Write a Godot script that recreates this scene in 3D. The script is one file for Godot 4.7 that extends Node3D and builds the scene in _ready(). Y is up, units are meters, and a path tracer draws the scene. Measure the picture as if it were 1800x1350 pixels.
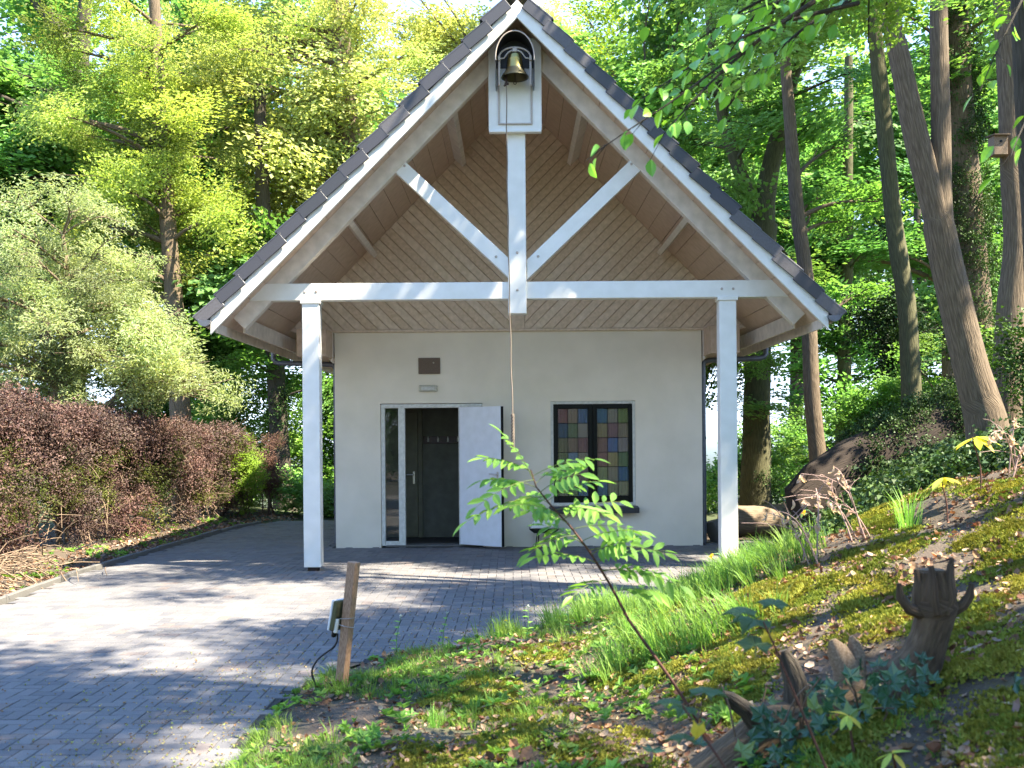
extends Node3D

# ---------------------------------------------------------------- names and tags
var rng := RandomNumberGenerator.new()
var taken := {}
var M := {}
var noise := FastNoiseLite.new()
var noise2 := FastNoiseLite.new()

func numbered(called: String) -> String:
	if not taken.has(called):
		taken[called] = 0
		return called
	taken[called] += 1
	return "%s_%03d" % [called, taken[called]]

func tag(o: Node, label: String, category: String, group := "") -> void:
	o.set_meta("label", label)
	o.set_meta("category", category)
	if group:
		o.set_meta("group", group)

func thing(called: String, label: String, category: String, at := Vector3.ZERO, group := "") -> Node3D:
	var o := Node3D.new()
	o.name = numbered(called)
	add_child(o)
	o.position = at
	tag(o, label, category, group)
	return o

func part(called: String, mesh: Mesh, m: Material, parent: Node, at := Transform3D()) -> MeshInstance3D:
	var o := MeshInstance3D.new()
	o.name = called
	o.mesh = mesh
	o.material_override = m
	o.transform = at
	o.cast_shadow = GeometryInstance3D.SHADOW_CASTING_SETTING_ON
	parent.add_child(o, true)
	return o

func structure(o: Node) -> void:
	o.set_meta("kind", "structure")

func many(called: String, mesh: Mesh, m: Material, parent: Node, at: Array, tints: Array) -> MultiMeshInstance3D:
	var mm := MultiMesh.new()
	mm.transform_format = MultiMesh.TRANSFORM_3D
	mm.use_colors = true
	mm.mesh = mesh
	mm.instance_count = at.size()
	for i in at.size():
		mm.set_instance_transform(i, at[i])
		mm.set_instance_color(i, tints[i])
	var o := MultiMeshInstance3D.new()
	o.name = called
	o.multimesh = mm
	o.material_override = m
	parent.add_child(o, true)
	return o

# ---------------------------------------------------------------- mesh building
class Geo:
	var v := PackedVector3Array()
	var n := PackedVector3Array()
	var uv := PackedVector2Array()
	var c := PackedColorArray()
	var i := PackedInt32Array()
	var ink := Color.WHITE

	func vert(p: Vector3, nn: Vector3, t := Vector2.ZERO) -> int:
		v.append(p); n.append(nn); uv.append(t); c.append(ink)
		return v.size() - 1

	# corners run counter-clockwise seen from outside
	func tri(a: Vector3, b: Vector3, d: Vector3) -> void:
		var nn := (b - a).cross(d - a).normalized()
		var k := v.size()
		vert(a, nn, Vector2(a.x + a.z, a.y)); vert(b, nn, Vector2(b.x + b.z, b.y)); vert(d, nn, Vector2(d.x + d.z, d.y))
		i.append_array(PackedInt32Array([k, k + 2, k + 1]))

	func quad(a: Vector3, b: Vector3, d: Vector3, e: Vector3) -> void:
		var nn := (b - a).cross(d - a)
		if nn.length_squared() < 1e-14:
			nn = (d - a).cross(e - a)
		nn = nn.normalized()
		var k := v.size()
		var w := (b - a).length()
		var h := (e - a).length()
		vert(a, nn, Vector2(0, 0)); vert(b, nn, Vector2(w, 0)); vert(d, nn, Vector2(w, h)); vert(e, nn, Vector2(0, h))
		i.append_array(PackedInt32Array([k, k + 2, k + 1, k, k + 3, k + 2]))

	# box with chamfered edges
	func box(t: Transform3D, size: Vector3, bev := 0.004) -> void:
		var h := size / 2.0
		bev = minf(bev, minf(h.x, minf(h.y, h.z)) * 0.6)
		var q := h - Vector3.ONE * bev
		for ax in 3:
			var b1 := (ax + 1) % 3
			var b2 := (ax + 2) % 3
			for s in [-1.0, 1.0]:
				var pts := []
				for k in [[-1, -1], [1, -1], [1, 1], [-1, 1]]:
					var p := Vector3.ZERO
					p[ax] = s * h[ax]; p[b1] = k[0] * q[b1]; p[b2] = k[1] * q[b2]
					pts.append(t * p)
				if s > 0: quad(pts[0], pts[1], pts[2], pts[3])
				else: quad(pts[0], pts[3], pts[2], pts[1])
		if bev <= 0.0:
			return
		for ax in 3:
			var b1 := (ax + 1) % 3
			var b2 := (ax + 2) % 3
			for s1 in [-1.0, 1.0]:
				for s2 in [-1.0, 1.0]:
					var p0 := Vector3.ZERO; var p1 := Vector3.ZERO; var p2 := Vector3.ZERO; var p3 := Vector3.ZERO
					p0[ax] = -q[ax]; p1[ax] = q[ax]; p2[ax] = q[ax]; p3[ax] = -q[ax]
					p0[b1] = s1 * h[b1]; p1[b1] = s1 * h[b1]; p2[b1] = s1 * q[b1]; p3[b1] = s1 * q[b1]
					p0[b2] = s2 * q[b2]; p1[b2] = s2 * q[b2]; p2[b2] = s2 * h[b2]; p3[b2] = s2 * h[b2]
					if s1 * s2 > 0: quad(t * p0, t * p3, t * p2, t * p1)
					else: quad(t * p0, t * p1, t * p2, t * p3)
					# orientation is checked below
					_face_out(t, 4)
		for sx in [-1.0, 1.0]:
			for sy in [-1.0, 1.0]:
				for sz in [-1.0, 1.0]:
					tri(t * Vector3(sx * h.x, sy * q.y, sz * q.z), t * Vector3(sx * q.x, sy * h.y, sz * q.z), t * Vector3(sx * q.x, sy * q.y, sz * h.z))
					_face_out(t, 3)

	# turns the last face over if it looks towards the middle of the box at t
	func _face_out(t: Transform3D, corners: int) -> void:
		var k := v.size() - corners
		if n[k].dot(v[k] - t.origin) < 0.0:
			for j in range(k, v.size()):
				n[j] = -n[j]
			var e := i.size() - (6 if corners == 4 else 3)
			for j in range(e, i.size(), 3):
				var s := i[j + 1]
				i[j + 1] = i[j + 2]
				i[j + 2] = s

	# outline in x and y (counter-clockwise) pushed out from z0 to z1
	func prism(poly: PackedVector2Array, z0: float, z1: float, bev := 0.0) -> void:
		if Geometry2D.is_polygon_clockwise(poly):
			poly.reverse()
		var cap := poly
		if bev > 0.0:
			var inner := Geometry2D.offset_polygon(poly, -bev, Geometry2D.JOIN_MITER)
			if inner.size() == 1 and inner[0].size() == poly.size():
				cap = inner[0]
				# start at the corner nearest to the first one
				var best := 0
				for k in cap.size():
					if cap[k].distance_squared_to(poly[0]) < cap[best].distance_squared_to(poly[0]): best = k
				var turned := PackedVector2Array()
				for k in cap.size(): turned.append(cap[(best + k) % cap.size()])
				if Geometry2D.is_polygon_clockwise(turned):
					turned.reverse()
					turned.insert(0, turned[turned.size() - 1])
					turned.remove_at(turned.size() - 1)
				cap = turned
			else:
				bev = 0.0
		var ix := Geometry2D.triangulate_polygon(cap)
		for k in range(0, ix.size(), 3):
			var a := cap[ix[k]]; var b := cap[ix[k + 1]]; var d := cap[ix[k + 2]]
			if (b - a).cross(d - a) < 0:
				var s := b
				b = d
				d = s
			tri(Vector3(a.x, a.y, z1), Vector3(b.x, b.y, z1), Vector3(d.x, d.y, z1))
			tri(Vector3(a.x, a.y, z0), Vector3(d.x, d.y, z0), Vector3(b.x, b.y, z0))
		for k in poly.size():
			var a := poly[k]; var b := poly[(k + 1) % poly.size()]
			quad(Vector3(a.x, a.y, z0 + bev), Vector3(b.x, b.y, z0 + bev), Vector3(b.x, b.y, z1 - bev), Vector3(a.x, a.y, z1 - bev))
			if bev > 0.0:
				var a2 := cap[k]; var b2 := cap[(k + 1) % cap.size()]
				quad(Vector3(a.x, a.y, z1 - bev), Vector3(b.x, b.y, z1 - bev), Vector3(b2.x, b2.y, z1), Vector3(a2.x, a2.y, z1))
				quad(Vector3(b.x, b.y, z0 + bev), Vector3(a.x, a.y, z0 + bev), Vector3(a2.x, a2.y, z0), Vector3(b2.x, b2.y, z0))

	# round bar through points; uv runs round and along in metres
	func tube(pts: Array, radii: Array, sides := 8, rough := 0.0, seed_ := 0.0, caps := true, vs := 1.0) -> void:
		var up := Vector3(0.31, 0.2, 0.93).normalized()
		var first := v.size()
		var run := 0.0
		var count := pts.size()
		for k in count:
			var p: Vector3 = pts[k]
			var dir: Vector3 = (pts[mini(k + 1, count - 1)] - pts[maxi(k - 1, 0)]).normalized()
			var side := dir.cross(up)
			if side.length() < 0.05: side = dir.cross(Vector3(1, 0, 0))
			side = side.normalized()
			up = side.cross(dir).normalized()
			if k > 0: run += (p - (pts[k - 1] as Vector3)).length()
			var r: float = radii[k]
			for s in sides + 1:
				var a := TAU * s / sides
				var o := side * cos(a) + up * sin(a)
				var rr := r
				if rough > 0.0:
					rr *= 1.0 + rough * (sin(a * 3.0 + seed_ + run * 2.1) * 0.5 + sin(a * 5.0 - run * 5.3 + seed_ * 2.0) * 0.35 + sin(a * 2.0 + run * 9.1) * 0.25)
				vert(p + o * rr, o, Vector2(s / float(sides) * maxf(1.0, roundf(TAU * r * 3.0)), run * vs))
		var row := sides + 1
		for k in count - 1:
			for s in sides:
				var a := first + k * row + s
				var b := a + 1
				var d := a + row
				var e := d + 1
				i.append_array(PackedInt32Array([a, b, d, b, e, d]))
		if caps:
			for end in [0, count - 1]:
				var dir: Vector3 = ((pts[1] - pts[0]) if end == 0 else (pts[count - 2] - pts[count - 1])).normalized() * -1.0
				var m := vert(pts[end], dir)
				var k0 := v.size()
				for s in sides + 1:
					var q: Vector3 = v[first + end * row + s]
					vert(q, dir)
				for s in sides:
					if end == 0: i.append_array(PackedInt32Array([m, k0 + s + 1, k0 + s]))
					else: i.append_array(PackedInt32Array([m, k0 + s, k0 + s + 1]))

	# profile of (radius, height) turned about the y axis
	func lathe(profile: Array, sides := 24, t := Transform3D()) -> void:
		var first := v.size()
		var row := sides + 1
		for k in profile.size():
			var p: Vector2 = profile[k]
			var a: Vector2 = profile[maxi(k - 1, 0)]
			var b: Vector2 = profile[mini(k + 1, profile.size() - 1)]
			var d := (b - a).normalized()
			for s in row:
				var w := TAU * s / sides
				var o := Vector3(cos(w), 0, sin(w))
				vert(t * (o * p.x + Vector3.UP * p.y), (t.basis * (o * d.y - Vector3.UP * d.x)).normalized(), Vector2(s / float(sides), p.y))
		for k in profile.size() - 1:
			for s in sides:
				var a := first + k * row + s
				i.append_array(PackedInt32Array([a, a + 1, a + row, a + 1, a + row + 1, a + row]))

	func mesh() -> ArrayMesh:
		var arrays := []
		arrays.resize(Mesh.ARRAY_MAX)
		arrays[Mesh.ARRAY_VERTEX] = v
		arrays[Mesh.ARRAY_NORMAL] = n
		arrays[Mesh.ARRAY_TEX_UV] = uv
		arrays[Mesh.ARRAY_COLOR] = c
		arrays[Mesh.ARRAY_INDEX] = i
		var m := ArrayMesh.new()
		m.add_surface_from_arrays(Mesh.PRIMITIVE_TRIANGLES, arrays)
		return m

func box_mesh(size: Vector3, bev := 0.004) -> ArrayMesh:
	var g := Geo.new()
	g.box(Transform3D(), size, bev)
	return g.mesh()

func at(x: float, y: float, z: float) -> Transform3D:
	return Transform3D(Basis(), Vector3(x, y, z))

# a bar of rectangular section from a to b
func bar(g: Geo, a: Vector3, b: Vector3, w: float, h: float, bev := 0.004, up := Vector3.UP) -> void:
	var z := (b - a).normalized()
	var x := up.cross(z).normalized()
	var y := z.cross(x)
	g.box(Transform3D(Basis(x, y, z), (a + b) / 2.0), Vector3(w, h, (b - a).length()), bev)

# ---------------------------------------------------------------- materials
func lin(r: float, g: float, b: float) -> Color:
	return Color(r, g, b).linear_to_srgb()

func noise_map(freq: float, a: Color, b: Color, size := 512, type := FastNoiseLite.TYPE_SIMPLEX_SMOOTH, octaves := 4, seed_ := 1, mid := 0.0, stretch := 1.0) -> NoiseTexture2D:
	var f := FastNoiseLite.new()
	f.noise_type = type
	f.frequency = freq
	f.fractal_octaves = octaves
	f.seed = seed_
	var g := Gradient.new()
	g.set_color(0, a)
	g.set_color(1, b)
	if mid > 0.0:
		g.set_offset(0, mid - 0.2)
		g.set_offset(1, mid + 0.2)
	var t := NoiseTexture2D.new()
	t.width = size
	t.height = int(size * stretch)
	t.noise = f
	t.seamless = true
	t.color_ramp = g
	return t

func mat(r: float, g: float, b: float, rough := 0.8, spec := 0.5) -> StandardMaterial3D:
	var m := StandardMaterial3D.new()
	m.albedo_color = lin(r, g, b)
	m.roughness = rough
	m.metallic_specular = spec
	return m

# colour mottled by a texture laid on in three planes
func rough_mat(r: float, g: float, b: float, tex: Texture2D, scale: float, rough := 0.85, bump: Texture2D = null, bump_cm := 0.0, stretch := Vector3.ONE) -> StandardMaterial3D:
	var m := mat(r, g, b, rough)
	m.albedo_texture = tex
	m.uv1_triplanar = true
	m.uv1_scale = Vector3.ONE * scale * stretch
	if bump:
		m.heightmap_enabled = true
		m.heightmap_texture = bump
		m.heightmap_scale = bump_cm
	return m

func leaf_mat(rough := 0.55, through := Color(1, 1, 0.75)) -> StandardMaterial3D:
	var m := StandardMaterial3D.new()
	m.albedo_color = Color.WHITE
	m.vertex_color_use_as_albedo = true
	m.roughness = rough
	m.metallic_specular = 0.35
	m.backlight_enabled = true
	m.backlight = through
	m.cull_mode = BaseMaterial3D.CULL_DISABLED
	return m

func make_materials() -> void:
	var soft := noise_map(0.012, Color(0.86, 0.86, 0.85), Color(1, 1, 1), 512, FastNoiseLite.TYPE_SIMPLEX_SMOOTH, 5, 3)
	var plain := noise_map(0.01, Color(0.95, 0.95, 0.94), Color(1, 1, 1), 512, FastNoiseLite.TYPE_SIMPLEX_SMOOTH, 6, 31)
	var trowel := noise_map(0.05, Color(0.2, 0.2, 0.2), Color(1, 1, 1), 512, FastNoiseLite.TYPE_SIMPLEX_SMOOTH, 5, 37)
	var fine := noise_map(0.09, Color(0.35, 0.35, 0.35), Color(1, 1, 1), 512, FastNoiseLite.TYPE_SIMPLEX_SMOOTH, 4, 5)
	var grime := noise_map(0.02, Color(0.86, 0.85, 0.81), Color(1, 1, 1), 512, FastNoiseLite.TYPE_SIMPLEX_SMOOTH, 6, 9)
	var speck := noise_map(0.12, Color(0.55, 0.55, 0.55), Color(1, 1, 1), 512, FastNoiseLite.TYPE_SIMPLEX_SMOOTH, 5, 11)
	var grain := noise_map(0.03, Color(0.5, 0.44, 0.38), Color(1, 1, 1), 512, FastNoiseLite.TYPE_SIMPLEX_SMOOTH, 5, 13)
	var barkc := noise_map(0.02, Color(0.62, 0.6, 0.55), Color(1, 1, 0.97), 512, FastNoiseLite.TYPE_SIMPLEX_SMOOTH, 5, 17)
	var barkh := noise_map(0.03, Color.BLACK, Color.WHITE, 512, FastNoiseLite.TYPE_CELLULAR, 3, 19)
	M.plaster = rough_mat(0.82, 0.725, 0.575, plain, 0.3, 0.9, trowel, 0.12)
	M.white = rough_mat(0.78, 0.76, 0.7, plain, 0.8, 0.5)
	M.cream = rough_mat(0.76, 0.67, 0.57, soft, 0.8, 0.55)
	M.board = rough_mat(0.76, 0.6, 0.46, grime, 1.1, 0.6)
	M.board_b = rough_mat(0.72, 0.56, 0.42, grime, 1.4, 0.6)
	M.board_c = rough_mat(0.79, 0.64, 0.5, grime, 0.9, 0.55)
	M.soffit = rough_mat(0.62, 0.46, 0.35, grime, 0.9, 0.65)
	M.tile = rough_mat(0.085, 0.085, 0.1, speck, 2.2, 0.5)
	M.tile_b = rough_mat(0.11, 0.105, 0.115, grime, 3.0, 0.55)
	M.tile_c = rough_mat(0.07, 0.072, 0.082, speck, 3.1, 0.45)
	M.zinc = rough_mat(0.16, 0.17, 0.2, soft, 1.5, 0.42)
	M.zinc.metallic = 0.5
	M.slate = rough_mat(0.07, 0.075, 0.085, speck, 3.0, 0.5)
	M.black = mat(0.006, 0.007, 0.006, 0.4, 0.3)
	M.frame = rough_mat(0.7, 0.68, 0.6, soft, 2.0, 0.5)
	M.door = rough_mat(0.74, 0.75, 0.77, plain, 1.0, 0.4)
	M.steel = mat(0.6, 0.58, 0.54, 0.3)
	M.steel.metallic = 1.0
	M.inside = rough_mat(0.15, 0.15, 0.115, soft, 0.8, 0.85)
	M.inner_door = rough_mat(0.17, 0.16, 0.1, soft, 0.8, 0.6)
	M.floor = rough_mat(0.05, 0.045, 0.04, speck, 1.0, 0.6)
	M.rack = rough_mat(0.07, 0.025, 0.018, grain, 2.0, 0.45)
	M.vent = rough_mat(0.17, 0.12, 0.085, grime, 4.0, 0.8)
	M.lamp = rough_mat(0.6, 0.56, 0.45, grime, 5.0, 0.5)
	M.brass = rough_mat(0.33, 0.27, 0.1, grime, 6.0, 0.3)
	M.brass.metallic = 1.0
	M.bronze = rough_mat(0.13, 0.12, 0.07, speck, 7.0, 0.42)
	M.bronze.metallic = 0.85
	M.cowl = mat(0.02, 0.02, 0.022, 0.5)
	M.iron = rough_mat(0.5, 0.43, 0.38, grime, 6.0, 0.5)
	M.rust = rough_mat(0.06, 0.03, 0.02, speck, 9.0, 0.8)
	M.rope = rough_mat(0.36, 0.29, 0.22, speck, 12.0, 0.95)
	M.paver = rough_mat(1, 1, 1, speck, 2.6, 0.85, fine, 0.12)
	M.paver.vertex_color_use_as_albedo = true
	M.paver.uv1_world_triplanar = true
	M.bed = rough_mat(0.055, 0.05, 0.04, speck, 1.4, 0.95)
	M.concrete = rough_mat(0.2, 0.19, 0.17, speck, 2.0, 0.9, fine, 0.3)
	M.stake = rough_mat(0.56, 0.36, 0.23, grain, 3.0, 0.7, null, 0.0, Vector3(4, 0.5, 4))
	M.bark = mat(0.2, 0.15, 0.105, 0.95)
	M.bark.albedo_texture = barkc
	M.bark.heightmap_enabled = true
	M.bark.heightmap_texture = barkh
	M.bark.heightmap_scale = 0.7
	M.bark.uv1_scale = Vector3(1.6, 0.45, 1)
	M.bark_dark = M.bark.duplicate()
	M.bark_dark.albedo_color = lin(0.085, 0.07, 0.055)
	M.bark_fallen = M.bark.duplicate()
	M.bark_fallen.albedo_color = lin(0.04, 0.027, 0.02)
	M.bark_moss = M.bark.duplicate()
	M.bark_moss.albedo_color = lin(0.13, 0.125, 0.06)
	M.bark_stump = M.bark.duplicate()
	M.bark_stump.albedo_color = lin(0.15, 0.1, 0.06)
	M.bark_pale = M.bark.duplicate()
	M.bark_pale.albedo_color = lin(0.3, 0.23, 0.17)
	M.cut = rough_mat(0.42, 0.17, 0.08, grain, 5.0, 0.85)
	M.twig = rough_mat(0.2, 0.145, 0.095, grain, 6.0, 0.9)
	M.twig_pale = rough_mat(0.4, 0.31, 0.22, grain, 6.0, 0.9)
	M.stem_red = rough_mat(0.16, 0.07, 0.05, grain, 6.0, 0.8)
	M.leaf = leaf_mat()
	M.gloss_leaf = leaf_mat(0.5, Color(0.55, 0.6, 0.3))
	M.gloss_leaf.metallic_specular = 0.3
	M.dry = leaf_mat(0.85, Color(0.6, 0.45, 0.3))
	M.moss = leaf_mat(0.95, Color(0.6, 0.6, 0.3))
	M.petal = leaf_mat(0.6, Color(0.9, 0.8, 0.3))
	M.glass = mat(0.03, 0.035, 0.035, 0.02)
	M.glass.transparency = BaseMaterial3D.TRANSPARENCY_ALPHA
	M.glass.albedo_color.a = 0.12
	M.cable = mat(0.01, 0.01, 0.011, 0.5)
	M.wire = mat(0.5, 0.5, 0.5, 0.4)
	M.wire.metallic = 1.0
	M.cloth = rough_mat(0.55, 0.47, 0.34, soft, 2.0, 0.95)
	M.ground = rough_mat(1, 1, 1, speck, 1.1, 0.97, fine, 0.8)
	M.ground.vertex_color_use_as_albedo = true

# ---------------------------------------------------------------- the lie of the land
# right-hand edge of the paving: (distance from the viewer, x)
const EDGE := [[-14.0, -1.0], [3.0, -1.3], [5.4, -1.42], [6.7, -1.48], [7.4, -1.35], [7.9, -1.1], [8.4, -0.5], [9.0, 0.1], [9.8, 0.6], [11.0, 1.5], [12.2, 2.4], [13.2, 3.1], [15.0, 3.85], [16.5, 4.3], [18.0, 4.5], [24.0, 5.2], [40.0, 8.0], [200.0, 30.0]]
const VERGE := [[-14.0, 2.2], [5.0, 1.9], [8.5, 1.6], [11.0, 0.9], [14.0, 0.35], [16.0, 0.15], [24.0, 0.3], [200.0, 1.0]]
const STEEP := [[-14.0, 0.42], [5.0, 0.45], [7.0, 0.52], [9.0, 0.64], [11.0, 0.74], [13.0, 0.92], [15.5, 1.15], [18.0, 0.9], [24.0, 0.25], [200.0, 0.05]]
const LEFT := [[-14.0, -5.0], [10.0, -5.1], [13.0, -5.33], [16.5, -5.25], [20.3, -5.1], [22.0, -4.6], [200.0, -4.6]]

func curve(list: Array, d: float) -> float:
	for k in range(1, list.size()):
		if d <= list[k][0]:
			var f: float = clampf((d - list[k - 1][0]) / (list[k][0] - list[k - 1][0]), 0.0, 1.0)
			return lerpf(list[k - 1][1], list[k][1], f)
	return list[-1][1]

func height(x: float, z: float) -> float:
	var d := -z
	var e := x - curve(EDGE, d)
	var left := curve(LEFT, d) - x
	var h := -0.07
	if e > -0.05:
		var w := curve(VERGE, d)
		var k := smoothstep(-0.05, 0.12, e)
		h = lerpf(-0.07, 0.005, k) + 0.1 * clampf(e, 0.0, w)
		var up := maxf(e - w, 0.0)
		var s := curve(STEEP, d)
		var soft := up * up / (up + 0.35)
		var top := 2.5
		h += top * (1.0 - exp(-s * soft / top))
		h += noise.get_noise_2d(x * 9.0, z * 9.0) * 0.11 * smoothstep(0.1, 1.2, e) + noise2.get_noise_2d(x * 30.0, z * 30.0) * 0.035 * smoothstep(0.0, 0.3, e)
	elif left > -0.02:
		h = lerpf(-0.07, 0.01, smoothstep(-0.02, 0.1, left)) + 0.16 * smoothstep(0.2, 1.6, left) + noise2.get_noise_2d(x * 20.0, z * 20.0) * 0.04 * smoothstep(0.0, 0.3, left)
	if d > 23.0:
		h -= minf((d - 23.0) * 0.07, 7.0) * smoothstep(23.0, 27.0, d)
		if d < 24.0: h = lerpf(h, h + 0.05, 0.5)
	return h

func on_ground(x: float, z: float) -> Vector3:
	return Vector3(x, height(x, z), z)

func slope_up(x: float, z: float) -> Vector3:
	var e := 0.06
	return Vector3(height(x - e, z) - height(x + e, z), 2.0 * e, height(x, z - e) - height(x, z + e)).normalized()

func steps(list: Array) -> PackedFloat32Array:
	var out := PackedFloat32Array()
	for k in list:
		var p: float = k[0]
		while p < k[1] - 0.001:
			out.append(p)
			p += k[2]
	out.append(list[-1][1])
	return out

# how mossy, leafy or earthy the bank is at a place: patches with outlines of their own
func mossy(x: float, z: float) -> float:
	return smoothstep(0.05, 0.3, noise.get_noise_2d(x * 26.0 + z * 8.0, z * 18.0 + 300.0) + 0.5 * noise2.get_noise_2d(x * 60.0, z * 60.0))

func make_ground() -> void:
	var xs := steps([[-160.0, -40.0, 12.0], [-40.0, -10.0, 2.0], [-10.0, -4.0, 0.2], [-4.0, -1.8, 0.3], [-1.8, 6.6, 0.07], [6.6, 14.0, 0.3], [14.0, 40.0, 2.0], [40.0, 160.0, 12.0]])
	var ds := steps([[-90.0, -14.0, 6.0], [-14.0, 2.0, 0.8], [2.0, 11.0, 0.07], [11.0, 18.0, 0.11], [18.0, 28.0, 0.4], [28.0, 60.0, 2.0], [60.0, 240.0, 12.0]])
	var g := Geo.new()
	for d in ds:
		for x in xs:
			var z: float = -d
			var e: float = x - curve(EDGE, d)
			var earth := Color(0.085, 0.063, 0.042)
			var tone := noise2.get_noise_2d(x * 14.0, z * 14.0)
			earth = earth.lerp(Color(0.15, 0.112, 0.076), clampf(0.5 + tone, 0.0, 1.0))
			var col := earth
			if e > 0.0:
				var green := clampf(noise.get_noise_2d(x * 16.0 + 90.0, z * 16.0) * 1.6 + 0.45, 0.0, 1.0) * (1.0 - smoothstep(1.4, 2.6, e))
				col = col.lerp(Color(0.06, 0.09, 0.025), green * 0.8)
				col = col.lerp(Color(0.14, 0.15, 0.03), mossy(x, z) * 0.75 * smoothstep(1.0, 2.0, e))
			if d > 21.0 or x < -7.5 or x > 9.0:
				col = col.lerp(Color(0.06, 0.1, 0.025), 0.75)
			g.ink = col
			g.vert(Vector3(x, height(x, z), z), slope_up(x, z), Vector2(x, z))
	var row := xs.size()
	for k in ds.size() - 1:
		for s in row - 1:
			var a := k * row + s
			g.i.append_array(PackedInt32Array([a, a + row, a + 1, a + 1, a + row, a + row + 1]))
	var o := part("ground", g.mesh(), M.ground, self)
	structure(o)

func paved(x: float, z: float) -> bool:
	var d := -z
	if d > 21.6 or d < -6.0 or x > curve(EDGE, d) - 0.01 or x < curve(LEFT, d) + 0.07:
		return false
	if d > 16.12 and x > -2.72 and x < 2.92:
		return false
	return not (d > 16.9 and x > 2.0)

func make_driveway() -> void:
	var drive := Node3D.new()
	drive.name = "driveway"
	add_child(drive)
	structure(drive)
	# sand bed under the pavers
	var g := Geo.new()
	var d := -6.0
	while d < 21.6:
		var e := minf(d + 0.3, 21.6)
		for s in [[d, e]]:
			var xl0 := curve(LEFT, d) + 0.05
			var xl1 := curve(LEFT, e) + 0.05
			var xr0 := curve(EDGE, d) if d < 16.9 else -2.7
			var xr1 := curve(EDGE, e) if d < 16.9 else -2.7
			g.quad(Vector3(xl0, -0.012, -d), Vector3(xr0, -0.012, -d), Vector3(xr1, -0.012, -e), Vector3(xl1, -0.012, -e))
		d = e
	part("sand_bed", g.mesh(), M.bed, drive)
	# herringbone of clay pavers, 0.2 by 0.1
	var u := 0.1
	var joint := 0.0045
	var list := []
	for j in range(-62, 220):
		for i in range(-60, 60):
			var k := posmod(i - j, 4)
			if k == 0:
				list.append([(i + 1) * u, -(j + 0.5) * u, true])
			elif k == 2:
				list.append([(i + 0.5) * u, -(j) * u, false])
	var near := []
	var rest := Geo.new()
	var tones := []
	for k in 9:
		var f := k / 8.0
		tones.append(Color(lerpf(0.19, 0.26, f), lerpf(0.182, 0.245, f), lerpf(0.18, 0.238, f)))
	tones.append(Color(0.235, 0.195, 0.175))
	tones.append(Color(0.17, 0.168, 0.172))
	var kept := []
	for b in list:
		if paved(b[0], b[1]) and not (-b[1] < 1.5):
			kept.append(b)
	for b in kept:
		var dist: float = -b[1]
		b.append(dist)
		if dist > 5.25 and b[0] > -0.485 * dist and b[0] < 0.485 * dist:
			near.append(b)
	near.sort_custom(func(p, q): return p[3] < q[3])
	near = near.slice(0, 290)
	var single := {}
	for b in near:
		single[Vector2(b[0], b[1])] = true
	var shapes := []
	for tone in tones:
		var one := Geo.new()
		one.ink = tone
		one.box(Transform3D(), Vector3(0.2 - joint, 0.06, 0.1 - joint), 0.004)
		shapes.append(one.mesh())
	for b in kept:
		var tilt := Basis(Vector3(0, 0, 1), rng.randfn(0, 0.006)) * Basis(Vector3(1, 0, 0), rng.randfn(0, 0.006)) * Basis(Vector3.UP, (0.0 if b[2] else PI / 2) + rng.randfn(0, 0.008))
		var sag := 0.006 * noise.get_noise_2d(b[0] * 10.0, b[1] * 10.0)
		var t := Transform3D(tilt, Vector3(b[0], -0.0315 + rng.randfn(0, 0.0008) + sag, b[1]))
		var tone := clampi(int(4.0 + rng.randfn(0, 2.0) + noise2.get_noise_2d(b[0] * 12.0, b[1] * 12.0) * 5.0), 0, 8)
		if rng.randf() < 0.12: tone = 9 + rng.randi() % 2
		if single.has(Vector2(b[0], b[1])):
			part("paver", shapes[tone], M.paver, drive, t)
		else:
			rest.ink = tones[tone]
			rest.box(t, Vector3(0.2 - joint, 0.06, 0.1 - joint), 0.0 if -b[1] > 14.0 else 0.004)
	var o := part("paver_field", rest.mesh(), M.paver, drive)
	o.set_meta("kind", "stuff")
	# concrete edging along the hedge side
	var kerb := Node3D.new()
	kerb.name = "kerb"
	add_child(kerb)
	structure(kerb)
	var p := 8.0
	while p < 21.0:
		var a := Vector3(curve(LEFT, p), 0, -p)
		var q := p + 0.98
		var b := Vector3(curve(LEFT, q), 0, -q)
		var k := Geo.new()
		var y := rng.randf_range(-0.055, -0.035)
		bar(k, a + Vector3(0, y, 0), b + Vector3(0, y + rng.randfn(0, 0.006), 0), 0.06, 0.2, 0.008)
		part("kerb_stone", k.mesh(), M.concrete, kerb)
		p += 1.0

# ---------------------------------------------------------------- the house
const PITCH := 1.0176          # rise of the roof per metre
const TRUSS := 2.8             # the open truss stands this far before the wall
const FRONT := 3.3             # gable edge of the roof
const BACK := -6.4

func roof_y(x: float, apex: float) -> float:
	return apex - PITCH * absf(x)

func poly(list: Array) -> PackedVector2Array:
	var p := PackedVector2Array()
	for k in list:
		p.append(Vector2(k[0], k[1]))
	return p

func mirrored(p: PackedVector2Array, s: float) -> PackedVector2Array:
	var q := PackedVector2Array()
	for k in p: q.append(Vector2(k.x * s, k.y))
	return q

func csg_box(parent: Node, size: Vector3, pos: Vector3, op: int, m: Material) -> CSGBox3D:
	var b := CSGBox3D.new()
	b.size = size
	b.position = pos
	b.operation = op
	b.material = m
	b.name = "cut" if op == CSGShape3D.OPERATION_SUBTRACTION else "block"
	parent.add_child(b, true)
	return b

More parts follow.
